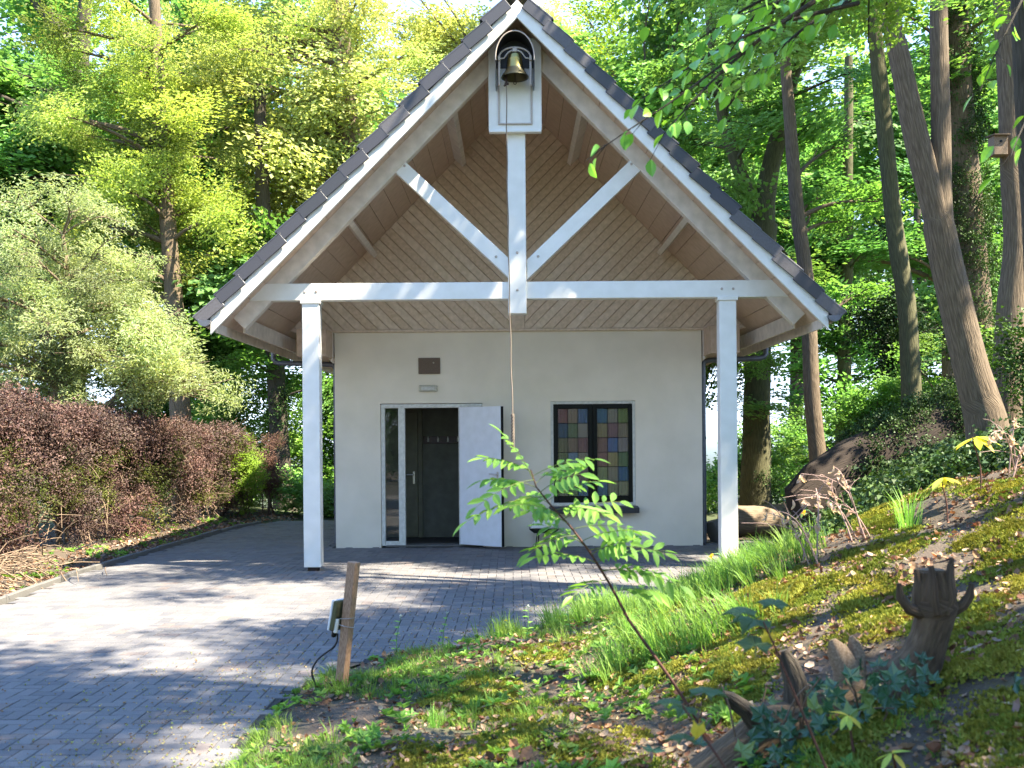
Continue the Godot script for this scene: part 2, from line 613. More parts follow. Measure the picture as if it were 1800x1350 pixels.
func make_house() -> void:
	var h := thing("gabled_bell_house", "white plastered gabled house with open timber porch and bell", "house", Vector3(0.1, 0, -16.2))
	# ---- walls
	var w := CSGBox3D.new()
	w.name = "front_wall"
	w.size = Vector3(5.5, 3.3, 0.3)
	w.position = Vector3(0, 1.57, -0.15)
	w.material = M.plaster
	h.add_child(w)
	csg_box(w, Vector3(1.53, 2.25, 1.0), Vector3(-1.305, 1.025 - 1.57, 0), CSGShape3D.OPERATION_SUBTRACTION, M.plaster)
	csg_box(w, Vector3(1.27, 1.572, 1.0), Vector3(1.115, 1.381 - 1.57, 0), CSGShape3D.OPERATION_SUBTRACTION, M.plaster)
	for s in [-1, 1]:
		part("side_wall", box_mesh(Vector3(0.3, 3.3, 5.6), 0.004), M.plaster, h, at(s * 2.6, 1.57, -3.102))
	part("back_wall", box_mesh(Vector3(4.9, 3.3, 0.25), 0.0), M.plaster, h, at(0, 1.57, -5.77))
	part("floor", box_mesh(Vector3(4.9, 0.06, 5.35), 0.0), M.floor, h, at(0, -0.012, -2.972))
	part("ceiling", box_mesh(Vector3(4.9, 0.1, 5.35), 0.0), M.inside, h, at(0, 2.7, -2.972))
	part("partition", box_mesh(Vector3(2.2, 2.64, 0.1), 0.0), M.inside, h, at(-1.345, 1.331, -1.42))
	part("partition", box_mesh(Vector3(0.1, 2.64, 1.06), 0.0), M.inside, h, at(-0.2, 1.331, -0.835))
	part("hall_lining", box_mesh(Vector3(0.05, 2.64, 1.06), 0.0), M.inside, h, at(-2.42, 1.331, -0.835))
	var rib := part("doorstep", box_mesh(Vector3(1.4, 0.03, 0.34), 0.006), M.concrete, h, at(-1.3, 0.012, -0.16))
	rib.set_meta("label", "pale threshold strip")
	# ---- gable cladding: boards in a chevron
	var clad := Node3D.new()
	clad.name = "gable_cladding"
	h.add_child(clad)
	part("backing", prism_mesh(poly([[-3.42, 3.24], [3.42, 3.24], [0.0, 6.72]]), -0.06, -0.004), M.soffit, clad)
	var board := 0.122
	for s in [-1.0, 1.0]:
		var field := mirrored(poly([[0.105, 3.24], [3.42, 3.24], [0.105, 3.24 + (3.42 - 0.105) * PITCH]]), s)
		var dir := Vector2(s, 1.0).normalized()
		var across := Vector2(-dir.y, dir.x)
		var start := Vector2(0, 3.24)
		for k in range(-24, 26):
			var o := start + across * board * k
			var strip := PackedVector2Array([o - dir * 8.0 + across * 0.0035, o + dir * 8.0 + across * 0.0035, o + dir * 8.0 + across * (board - 0.0035), o - dir * 8.0 + across * (board - 0.0035)])
			for piece in Geometry2D.intersect_polygons(strip, field):
				if piece.size() < 3: continue
				var area := 0.0
				for q in piece.size(): area += piece[q].cross(piece[(q + 1) % piece.size()]) / 2.0
				if absf(area) < 0.002: continue
				var g := Geo.new()
				g.prism(piece, 0.0, 0.018 + rng.randf_range(-0.0015, 0.0015), 0.004)
				part("board", g.mesh(), [M.board, M.board_b, M.board_c][rng.randi() % 3], clad)
	part("centre_batten", box_mesh(Vector3(0.2, 3.3, 0.03), 0.004), M.board, clad, at(0, 4.9, 0.012))
	part("cover_strip", box_mesh(Vector3(6.7, 0.035, 0.05), 0.005), M.board, clad, at(0, 3.236, 0.022))
	# ---- roof
	var roof := Node3D.new()
	roof.name = "roof"
	h.add_child(roof)
	var slope := atan(PITCH)
	var long := 3.72 / cos(slope)
	for s in [-1.0, 1.0]:
		# frame with x down the slope, y out of the roof, z along the ridge
		var down := Vector3(s * cos(slope), -sin(slope), 0)
		var out := Vector3(s * sin(slope), cos(slope), 0)
		var b := Basis(down, out, down.cross(out))
		var t := Transform3D(b, Vector3(0, 6.72, 0))
		var zs := signf(b.z.z)
		part("roof_deck", xform_box(t, Vector3(long / 2.0 + 0.02, 0.05, zs * (FRONT + BACK) / 2.0 - 0.012 * zs), Vector3(long - 0.06, 0.06, FRONT - BACK - 0.03), 0.0), M.soffit, roof)
		var n := 19
		for k in n:
			var wide := (long - 0.1) / n
			part("soffit_board", xform_box(t, Vector3(0.06 + wide * (k + 0.5), 0.008, zs * ((FRONT + BACK) / 2.0 - 0.02)), Vector3(wide - 0.005, 0.02, FRONT - BACK - 0.06), 0.003), M.soffit, roof)
		part("barge_board", prism_mesh(mirrored(poly([[0.0, 6.64], [3.69, 6.64 - 3.69 * PITCH], [3.69, 6.85 - 3.69 * PITCH], [0.0, 6.85]]), s), FRONT - 0.045 + 0.0012 * s, FRONT + 0.0012 * s, 0.004), M.white, roof)
		# verge tiles: a top and a side flap, each lapping over the one below
		for k in 15:
			var g := Geo.new()
			var lap := Basis.from_euler(Vector3(rng.randfn(0, 0.0022), rng.randfn(0, 0.0012), deg_to_rad(5.5) + rng.randfn(0, 0.008)))
			var place := Transform3D(lap, Vector3(0.02 + 0.352 * (k + 0.5), 0.175, 0))
			g.box(t * place * at(0, 0.03, zs * (FRONT - 0.11)), Vector3(0.4, 0.022, 0.3), 0.006)
			g.box(t * place * at(0, -0.03, zs * (FRONT + 0.028 + 0.002 * (k % 2))), Vector3(0.375, 0.15, 0.02), 0.008)
			part("verge_tile", g.mesh(), [M.tile, M.tile_b, M.tile_c][rng.randi() % 3], roof)
		var field := Geo.new()
		for k in 15:
			var lap := Basis(Vector3(0, 0, 1), deg_to_rad(5.5))
			for c in 30:
				var place := Transform3D(lap, Vector3(0.02 + 0.352 * (k + 0.5), 0.185, zs * (FRONT - 0.41 - c * 0.3)))
				field.box(t * place, Vector3(0.4, 0.02, 0.292), 0.006)
		var fo := part("roof_tile", field.mesh(), M.tile, roof)
		fo.set_meta("kind", "stuff")
		part("fascia", box_mesh(Vector3(0.03, 0.2, FRONT - BACK - 0.6), 0.004), M.cream, roof, at(s * 3.44, 3.06, (FRONT + BACK) / 2.0 - 0.32))
		part("gutter_board", box_mesh(Vector3(0.022, 0.16, FRONT - BACK - 0.1), 0.003), M.cream, roof, at(s * 3.64, 2.99, (FRONT + BACK) / 2.0 - 0.03))
	part("ridge_board", prism_mesh(poly([[-0.12, 6.68], [0.12, 6.68], [0.0, 6.9]]), BACK + 0.05, FRONT - 0.05), M.soffit, roof)
	for k in 24:
		var g := Geo.new()
		var z := FRONT + 0.02 - k * 0.4
		var arc := []
		for a in 9:
			arc.append(Vector2(cos(PI * a / 8.0) * 0.13, sin(PI * a / 8.0) * 0.11))
		for a in range(7, -1, -1):
			arc.append(Vector2(cos(PI * (a + 0.5) / 8.0) * 0.11, sin(PI * (a + 0.5) / 8.0) * 0.09))
		var pv := PackedVector2Array(arc)
		g.prism(pv, -0.41, 0.0)
		part("ridge_tile", g.mesh(), M.tile, roof, Transform3D(Basis(Vector3(1, 0, 0), -0.02), Vector3(0, 6.99, z)))
	# ---- truss
	for s in [-1.0, 1.0]:
		var z := TRUSS
		part("rafter", prism_mesh(mirrored(poly([[0.004, 6.44], [3.39, 6.44 - 3.39 * PITCH], [3.53, 3.128], [0.004, 6.716]]), s), z - 0.07, z + 0.07, 0.005), M.cream, h)
		part("brace", prism_mesh(mirrored(poly([[0.09, 3.74], [1.585, 5.2 - 0.35], [1.46, 4.98], [0.09, 3.98]]) if false else poly([[0.1, 3.575], [1.535, 4.93], [1.41, 5.06], [0.1, 3.82]]), s), z - 0.06, z + 0.06, 0.005), M.white, h)
		part("post", box_mesh(Vector3(0.21, 3.3, 0.19), 0.007), M.white, h, at(s * 2.57, 1.695, z))
		part("post_shoe", box_mesh(Vector3(0.13, 0.045, 0.12), 0.003), M.rust, h, at(s * 2.57, 0.0225, z))
		part("post_trim", box_mesh(Vector3(0.25, 0.05, 0.22), 0.006), M.white, h, at(s * 2.57, 3.318, z))
		for x in [[0.84, 0.0], [2.16, 0.0]]:
			var px: float = x[0]
			var g := Geo.new()
			var tilt := Basis(Vector3(0, 0, 1), -s * atan(PITCH))
			g.box(Transform3D(tilt, Vector3(s * px, roof_y(px, 6.72) - 0.125, 1.44)), Vector3(0.075, 0.19, 2.56), 0.005)
			part("purlin", g.mesh(), M.cream, h)
		var plate := Geo.new()
		plate.box(at(s * 2.98, 3.02, 0.6 - 2.6), Vector3(0.42, 0.4, 5.3), 0.005)
		part("eaves_box", plate.mesh(), M.soffit, h)
		var gus := Geo.new()
		gus.prism(mirrored(poly([[2.76, 2.75], [3.2, 3.22], [2.76, 3.22]]), s), 0.02, 0.07, 0.004)
		part("eaves_bracket", gus.mesh(), M.cream, h)
	part("tie_beam", prism_mesh(poly([[-3.36, 3.335], [3.36, 3.335], [3.15, 3.545], [-3.15, 3.545]]), TRUSS - 0.078, TRUSS + 0.078, 0.006), M.white, h)
	part("king_post", box_mesh(Vector3(0.225, 3.05, 0.2), 0.007), M.white, h, at(-0.02, 4.675, TRUSS + 0.012))
	var bolt := Geo.new()
	bolt.lathe([Vector2(0.017, 0.0), Vector2(0.016, 0.005), Vector2(0.009, 0.007), Vector2(0.0, 0.0072)], 10, Transform3D(Basis(Vector3(1, 0, 0), PI / 2), Vector3.ZERO))
	var bm := bolt.mesh()
	for q in [[-0.02, 3.44, 0.112], [-0.02, 3.9, 0.112], [-2.5, 3.44, 0.078], [-2.64, 3.44, 0.078], [2.5, 3.44, 0.078], [2.64, 3.44, 0.078], [-1.4, 4.99, 0.06], [1.4, 4.99, 0.06], [-0.28, 3.86, 0.06], [0.24, 3.86, 0.06]]:
		part("bolt", bm, M.iron, h, at(q[0], q[1], TRUSS + q[2]))
	# ---- gutters and downpipes
	for s in [-1.0, 1.0]:
		var g := Geo.new()
		var arc := []
		for a in 11: arc.append(Vector2(cos(PI + PI * a / 10.0) * 0.075, sin(PI + PI * a / 10.0) * 0.075))
		for a in range(10, -1, -1): arc.append(Vector2(cos(PI + PI * a / 10.0) * 0.07, sin(PI + PI * a / 10.0) * 0.07))
		g.prism(PackedVector2Array(arc), BACK, FRONT + 0.06)
		var bead := Geo.new()
		var gut := part("gutter", g.mesh(), M.zinc, h, at(s * 3.745, 3.05, 0))
		bead.tube([Vector3(s * 0.078, 0.003, BACK), Vector3(s * 0.078, 0.003, FRONT + 0.06)], [0.011, 0.011], 8)
		part("bead", bead.mesh(), M.zinc, gut)
		var stop := Geo.new()
		var half := [Vector2(0.075, 0)]
		for a in range(1, 11): half.append(Vector2(cos(-PI * a / 10.0) * 0.075, sin(-PI * a / 10.0) * 0.075))
		half.reverse()
		stop.prism(PackedVector2Array(half), FRONT + 0.06, FRONT + 0.066)
		part("end_stop", stop.mesh(), M.zinc, gut)
		for k in 12:
			var br := Geo.new()
			var hoop := []
			for a in 7: hoop.append(Vector3(cos(PI + PI * a / 6.0) * 0.08, sin(PI + PI * a / 6.0) * 0.08, 0))
			br.tube(hoop, [0.006, 0.006, 0.006, 0.006, 0.006, 0.006, 0.006], 5)
			part("bracket", br.mesh(), M.zinc, gut, at(0, 0, 3.0 - k * 0.8))
		var pipe := Geo.new()
		var x0: float = s * 3.745
		var x1: float = s * 2.79
		var zp := -0.35 if s < 0 else -0.12
		var pts := [Vector3(x0, 3.0, zp), Vector3(x0, 2.86, zp), Vector3(x0 - s * 0.03, 2.815, zp), Vector3(x0 - s * 0.09, 2.795, zp), Vector3(x1 + s * 0.09, 2.77, zp), Vector3(x1 + s * 0.03, 2.75, zp), Vector3(x1, 2.69, zp), Vector3(x1, 1.4, zp), Vector3(x1, 0.02, zp)]
		var rr := []
		for k in pts.size(): rr.append(0.04)
		pipe.tube(pts, rr, 14)
		var dp := part("downpipe", pipe.mesh(), M.zinc, h)
		for y in [0.5, 1.6, 2.5]:
			var cl := Geo.new()
			cl.lathe([Vector2(0.041, -0.02), Vector2(0.047, -0.018), Vector2(0.047, 0.018), Vector2(0.041, 0.02)], 14)
			part("clip", cl.mesh(), M.zinc, dp, at(x1, y, zp))
	# ---- small things on the wall
	var v := part("vent_cover", box_mesh(Vector3(0.325, 0.24, 0.03), 0.004), M.vent, h, at(-1.33, 2.71, 0.012))
	var knob := Geo.new()
	knob.lathe([Vector2(0.0, 0.012), Vector2(0.012, 0.01), Vector2(0.014, 0.0)], 10, Transform3D(Basis(Vector3(1, 0, 0), PI / 2), Vector3(0.065, 0.045, 0.012)))
	part("screw_cap", knob.mesh(), M.lamp, v)
	var lamp := part("emergency_light", box_mesh(Vector3(0.28, 0.1, 0.05), 0.018), M.lamp, h, at(-1.35, 2.372, 0.022))
	part("diffuser", box_mesh(Vector3(0.2, 0.06, 0.035), 0.012), M.frame, lamp, at(0, -0.004, 0.026))
	# ---- entrance: frame, side lights, open door
	var fr := Node3D.new()
	fr.name = "door_frame"
	h.add_child(fr)
	for x in [[-2.036, 0.06], [-1.755, 0.1], [-0.875, 0.055], [-0.572, 0.06]]:
		part("jamb", box_mesh(Vector3(x[1], 2.12, 0.1), 0.005), M.frame, fr, at(x[0], 1.075, -0.06))
	part("head", box_mesh(Vector3(1.51, 0.06, 0.1), 0.005), M.frame, fr, at(-1.304, 2.112, -0.058))
	for x in [[-1.906, 0.2], [-0.725, 0.245]]:
		part("bottom_rail", box_mesh(Vector3(x[1] - 0.004, 0.07, 0.09), 0.004), M.frame, fr, at(x[0], 0.05, -0.06))
		part("pane", box_mesh(Vector3(x[1], 2.0, 0.008), 0.0), M.glass, fr, at(x[0], 1.08, -0.06))
	var leaf := part("door", box_mesh(Vector3(0.79, 2.045, 0.045), 0.004), M.door, h)
	var turn := deg_to_rad(-38.0)
	var hinge := Vector3(-0.872, 1.062, 0.03)
	leaf.transform = Transform3D(Basis(Vector3.UP, turn), hinge) * at(0.395, 0, 0)
	leaf.set_meta("label", "white door leaf standing open")
	part("edge_strip", box_mesh(Vector3(0.012, 2.04, 0.05), 0.002), M.black, leaf, at(0.402, 0, -0.004))
	part("lock_plate", box_mesh(Vector3(0.035, 0.2, 0.008), 0.003), M.steel, leaf, at(0.335, -0.03, 0.026))
	var lev := Geo.new()
	lev.tube([Vector3(0.335, 0.03, 0.024), Vector3(0.335, 0.03, 0.07), Vector3(0.32, 0.032, 0.078), Vector3(0.215, 0.04, 0.078)], [0.009, 0.009, 0.009, 0.008], 10)
	part("handle", lev.mesh(), M.steel, leaf)
	for y in [-0.8, 0.0, 0.8]:
		var hg := Geo.new()
		hg.tube([Vector3(-0.4, y - 0.05, 0.0), Vector3(-0.4, y + 0.05, 0.0)], [0.009, 0.009], 8)
		part("hinge", hg.mesh(), M.steel, leaf)
	# inner door at the back of the hall
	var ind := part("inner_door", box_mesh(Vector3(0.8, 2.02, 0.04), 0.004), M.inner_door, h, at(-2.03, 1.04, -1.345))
	part("architrave", box_mesh(Vector3(0.07, 2.1, 0.06), 0.004), M.inner_door, ind, at(0.44, 0.03, 0.0))
	part("architrave", box_mesh(Vector3(0.96, 0.07, 0.062), 0.004), M.inner_door, ind, at(0.0, 1.05, 0.0))
	part("lock_plate", box_mesh(Vector3(0.035, 0.2, 0.008), 0.003), M.steel, ind, at(0.335, -0.05, 0.025))
	var lev2 := Geo.new()
	lev2.tube([Vector3(0.335, 0.0, 0.022), Vector3(0.335, 0.0, 0.065), Vector3(0.32, 0.0, 0.072), Vector3(0.22, 0.0, 0.072)], [0.009, 0.009, 0.009, 0.008], 10)
	part("handle", lev2.mesh(), M.steel, ind)
	# ---- stained window
	var win := Node3D.new()
	win.name = "window"
	h.add_child(win)
	for x in [0.501, 1.729]:
		part("frame_side", box_mesh(Vector3(0.042, 1.56, 0.09), 0.004), M.frame, win, at(x, 1.381, -0.055))
	for y in [0.62, 2.144]:
		part("frame_rail", box_mesh(Vector3(1.184, 0.044, 0.088), 0.004), M.frame, win, at(1.115, y, -0.056))
	part("sill", xform_box(Transform3D(Basis(Vector3(1, 0, 0), 0.12), Vector3(1.115, 0.545, 0.03)), Vector3.ZERO, Vector3(1.34, 0.085, 0.24), 0.008), M.slate, win)
	var cols := [
		[[0.24, 0.07, 0.06], [0.26, 0.16, 0.08], [0.05, 0.12, 0.24], [0.03, 0.08, 0.14], [0.15, 0.2, 0.09], [0.36, 0.31, 0.24], [0.2, 0.17, 0.07], [0.26, 0.17, 0.1], [0.27, 0.13, 0.12], [0.13, 0.17, 0.05], [0.18, 0.27, 0.34], [0.32, 0.28, 0.18], [0.3, 0.26, 0.15], [0.27, 0.15, 0.12], [0.24, 0.14, 0.15], [0.26, 0.23, 0.14], [0.16, 0.22, 0.1], [0.07, 0.15, 0.28]],
		[[0.07, 0.17, 0.26], [0.3, 0.27, 0.2], [0.18, 0.25, 0.06], [0.36, 0.28, 0.13], [0.27, 0.14, 0.14], [0.28, 0.22, 0.13], [0.28, 0.15, 0.11], [0.05, 0.14, 0.31], [0.28, 0.24, 0.22], [0.26, 0.12, 0.1], [0.38, 0.3, 0.12], [0.12, 0.2, 0.08], [0.24, 0.29, 0.11], [0.29, 0.25, 0.16], [0.04, 0.13, 0.25], [0.05, 0.15, 0.25], [0.28, 0.24, 0.15], [0.3, 0.26, 0.16]]]
	var stain := {}
	for side in 2:
		var x0 := 0.59 if side == 0 else 1.179
		var x1 := 1.042 if side == 0 else 1.647
		var ox0 := 0.522 if side == 0 else 1.1165
		var ox1 := 1.1135 if side == 0 else 1.708
		var sash := Node3D.new()
		sash.name = "casement"
		win.add_child(sash, true)
		part("stile", box_mesh(Vector3(x0 - ox0, 1.474, 0.06), 0.006), M.black, sash, at((x0 + ox0) / 2, 1.3825, -0.05))
		part("stile", box_mesh(Vector3(ox1 - x1, 1.474, 0.06), 0.006), M.black, sash, at((x1 + ox1) / 2, 1.3825, -0.05))
		part("rail", box_mesh(Vector3(x1 - x0, 0.068, 0.058), 0.006), M.black, sash, at((x0 + x1) / 2, 2.0865, -0.05))
		part("rail", box_mesh(Vector3(x1 - x0, 0.094, 0.058), 0.006), M.black, sash, at((x0 + x1) / 2, 0.6945, -0.05))
		var lead := Geo.new()
		var pw := (x1 - x0) / 3.0
		var ph := (2.0525 - 0.7415) / 6.0
		for k in [1, 2]:
			lead.box(at(x0 + pw * k, 1.397, -0.049), Vector3(0.008, 1.311, 0.012), 0.002)
		for k in range(1, 6):
			lead.box(at((x0 + x1) / 2, 0.7415 + ph * k, -0.049), Vector3(x1 - x0, 0.008, 0.0125), 0.002)
		part("leading", lead.mesh(), M.black, sash)
		var pane_mesh := box_mesh(Vector3(pw - 0.006, ph - 0.006, 0.005), 0.0)
		for r in 6:
			for c in 3:
				var q: Array = cols[side][r * 3 + c]
				if not stain.has(q):
					var m := mat(q[0] * 0.7 + 0.045, q[1] * 0.7 + 0.045, q[2] * 0.7 + 0.045, 0.1)
					m.transparency = BaseMaterial3D.TRANSPARENCY_ALPHA
					m.albedo_color.a = 0.6
					stain[q] = m
				part("pane", pane_mesh, stain[q], sash, Transform3D(Basis(Vector3.UP, rng.randfn(0, 0.006)) * Basis(Vector3(1, 0, 0), rng.randfn(0, 0.006)), Vector3(x0 + pw * (c + 0.5), 2.0525 - ph * (r + 0.5), -0.05)))
	make_fittings()

func prism_mesh(p: PackedVector2Array, z0: float, z1: float, bev := 0.0) -> ArrayMesh:
	var g := Geo.new()
	g.prism(p, z0, z1, bev)
	return g.mesh()

func xform_box(t: Transform3D, c: Vector3, size: Vector3, bev: float) -> ArrayMesh:
	var g := Geo.new()
	g.box(t * Transform3D(Basis(), c), size, bev)
	return g.mesh()

# things that hang on or stand in the house
func make_fittings() -> void:
	var o := Vector3(0.1, 0, -16.2)
	# curtain behind the stained window
	var g := Geo.new()
	var prev := Vector3.ZERO
	for k in 121:
		var x := 0.45 + 1.36 * k / 120.0
		var p := Vector3(x, 0, -0.42 + 0.03 * sin(k * 0.62) + 0.014 * sin(k * 1.37 + 1.0))
		if k > 0:
			g.quad(prev + Vector3.UP * 0.4, p + Vector3.UP * 0.4, p + Vector3.UP * 2.3, prev + Vector3.UP * 2.3)
		prev = p
	var cur := thing("curtain", "beige pleated curtain hanging behind the stained glass window", "curtain", o)
	part("cloth", g.mesh(), M.cloth, cur)
	var rail := Geo.new()
	rail.tube([Vector3(0.4, 2.32, -0.42), Vector3(1.85, 2.32, -0.42)], [0.012, 0.012], 8)
	part("rail", rail.mesh(), M.steel, cur)
	# coat rack
	var rack := thing("coat_rack", "dark wooden coat rack with four white hooks inside the open doorway", "coat rack", o + Vector3(-1.2, 1.6, -1.365))
	part("rack_board", box_mesh(Vector3(0.68, 0.12, 0.02), 0.004), M.rack, rack, at(0, 0, 0.006))
	var hook_mesh := Geo.new()
	hook_mesh.box(at(0, 0, 0.0), Vector3(0.025, 0.06, 0.008), 0.003)
	hook_mesh.tube([Vector3(0, 0.0, 0.0), Vector3(0, -0.02, 0.03), Vector3(0, -0.02, 0.055), Vector3(0, 0.01, 0.07)], [0.006, 0.006, 0.006, 0.007], 6)
	hook_mesh.tube([Vector3(0, 0.015, 0.0), Vector3(0, 0.03, 0.03), Vector3(0, 0.05, 0.045)], [0.006, 0.006, 0.007], 6)
	var hm := hook_mesh.mesh()
	for k in 4:
		part("hook", hm, M.white, rack, at(-0.26 + k * 0.16, 0.0, 0.022))
	# bell board, cowl, bell
	var bo := o + Vector3(-0.03, 0, TRUSS + 0.2)
	var bd := thing("bell_board", "white board with arched black cowl fixed below the roof peak", "bell board", bo)
	part("panel", box_mesh(Vector3(0.65, 1.13, 0.05), 0.006), M.white, bd, at(0, 5.953, -0.06))
	part("foot_strip", box_mesh(Vector3(0.64, 0.03, 0.09), 0.005), M.white, bd, at(0, 5.372, -0.045))
	for x in [-0.2, 0.2]:
		part("inner_rail", box_mesh(Vector3(0.02, 0.72, 0.02), 0.004), M.iron, bd, at(x, 5.82, -0.024))
	part("inner_rail", box_mesh(Vector3(0.42, 0.02, 0.02), 0.004), M.iron, bd, at(0, 5.465, -0.0235))
	var cowl := Geo.new()
	var ring := []
	for k in 25:
		var a := -0.12 + (PI + 0.24) * k / 24.0
		ring.append(Vector2(cos(a), sin(a)))
	for k in 24:
		var p: Vector2 = ring[k]
		var q: Vector2 = ring[k + 1]
		for r in [[0.235, 0.235], [0.228, 0.228]]:
			var a := Vector3(p.x * r[0], 6.18 + p.y * r[0] * 1.35, -0.034)
			var b := Vector3(q.x * r[0], 6.18 + q.y * r[0] * 1.35, -0.034)
			var f := Vector3(0, 0, 0.3)
			if r[0] > 0.23: cowl.quad(a, a + f, b + f, b)
			else: cowl.quad(a, b, b + f, a + f)
	for s in [-1.0, 1.0]:
		cowl.box(at(s * 0.2315, 6.02, 0.09), Vector3(0.007, 0.3, 0.25), 0.0)
	part("cowl", cowl.mesh(), M.cowl, bd)
	var rim := Geo.new()
	var rp := []
	var rw := []
	for p in ring:
		rp.append(Vector3(p.x * 0.232, 6.18 + p.y * 0.232 * 1.35, 0.268))
		rw.append(0.008)
	rim.tube(rp, rw, 8)
	part("cowl_rim", rim.mesh(), M.iron, bd)
	var backp := Geo.new()
	backp.prism(PackedVector2Array(ring.map(func(p): return Vector2(p.x * 0.226, 6.18 + p.y * 0.226 * 1.35))), -0.034, -0.026)
	part("cowl_back", backp.mesh(), M.cowl, bd)
	var bell := thing("bell", "small bronze bell hung in an iron yoke under the cowl", "bell", bo + Vector3(0.0, 6.03, 0.14))
	var prof := []
	for k in [[0.165, -0.06], [0.162, -0.045], [0.145, -0.02], [0.125, 0.01], [0.108, 0.05]]:
		prof.append(Vector2(k[0], k[1]))
	var low := Geo.new()
	low.lathe([Vector2(0.15, -0.05), Vector2(0.165, -0.06), Vector2(0.163, -0.045), Vector2(0.146, -0.018), Vector2(0.124, 0.015), Vector2(0.106, 0.055)], 36)
	low.lathe([Vector2(0.09, 0.06), Vector2(0.13, -0.02), Vector2(0.15, -0.05)], 36)
	part("bell_mouth", low.mesh(), M.bronze, bell)
	var crown := Geo.new()
	crown.lathe([Vector2(0.106, 0.055), Vector2(0.097, 0.09), Vector2(0.092, 0.13), Vector2(0.09, 0.155), Vector2(0.093, 0.162), Vector2(0.088, 0.17), Vector2(0.084, 0.205), Vector2(0.074, 0.228), Vector2(0.05, 0.24), Vector2(0.0, 0.245)], 36)
	part("bell_body", crown.mesh(), M.brass, bell)
	var yoke := Geo.new()
	var yp := []
	var yr := []
	for k in 17:
		var a := PI * k / 16.0
		yp.append(Vector3(cos(a) * 0.19, 0.19 + sin(a) * 0.12, 0.0))
		yr.append(0.011)
	yp.insert(0, Vector3(0.19, -0.14, 0.0)); yr.insert(0, 0.009)
	yp.append(Vector3(-0.19, -0.14, 0.0)); yr.append(0.009)
	yoke.tube(yp, yr, 8)
	for s in [-1.0, 1.0]:
		yoke.tube([Vector3(s * 0.03, 0.275, 0), Vector3(s * 0.08, 0.25, 0), Vector3(s * 0.13, 0.18, 0), Vector3(s * 0.18, 0.175, 0)], [0.012, 0.01, 0.01, 0.01], 6)
		yoke.box(at(s * 0.19, 0.17, -0.05), Vector3(0.03, 0.06, 0.18), 0.005)
		yoke.box(at(s * 0.19, 0.02, 0.0), Vector3(0.028, 0.34, 0.03), 0.006)
	yoke.box(at(0, 0.275, 0), Vector3(0.06, 0.06, 0.05), 0.01)
	part("yoke", yoke.mesh(), M.iron, bell)
	var clap := Geo.new()
	clap.tube([Vector3(0, 0.1, 0), Vector3(0, -0.1, 0)], [0.007, 0.007], 6)
	var loop := []
	var lr := []
	for k in 13:
		var a := TAU * k / 12.0
		loop.append(Vector3(sin(a) * 0.016, -0.118 + cos(a) * 0.02, 0)); lr.append(0.005)
	clap.tube(loop, lr, 6, 0.0, 0.0, false)
	part("clapper", clap.mesh(), M.rust, bell)
	var arm := Geo.new()
	arm.tube([Vector3(-0.105, 0.0, 0.02), Vector3(-0.105, -0.13, 0.03), Vector3(-0.12, -0.16, 0.03), Vector3(-0.135, -0.165, 0.03)], [0.012, 0.014, 0.013, 0.01], 6)
	arm.box(at(-0.1, -0.14, 0.03), Vector3(0.05, 0.03, 0.02), 0.005)
	part("swing_arm", arm.mesh(), M.rust, bell)
	# rope with a plaited grip
	var rope := thing("bell_rope", "thin bell rope hanging down past the king post with plaited end", "rope", bo + Vector3(-0.105, 5.87, 0.17))
	var r1 := Geo.new()
	var rpts := []
	var rrad := []
	for k in 40:
		var f := k / 39.0
		rpts.append(Vector3(0.045 * f * f + 0.004 * sin(k * 0.9), -3.98 * f, 0.006 * sin(k * 0.7)))
		rrad.append(0.0075)
	r1.tube(rpts, rrad, 6)
	part("cord", r1.mesh(), M.rope, rope)
	var r2 := Geo.new()
	for strand in 3:
		var sp := []
		var sr := []
		for k in 46:
			var a := k * 0.55 + strand * TAU / 3.0
			sp.append(Vector3(0.045 + cos(a) * 0.014, -3.96 - k * 0.0102, sin(a) * 0.012))
			sr.append(0.0095)
		r2.tube(sp, sr, 6)
	part("plaited_grip", r2.mesh(), M.rope, rope)

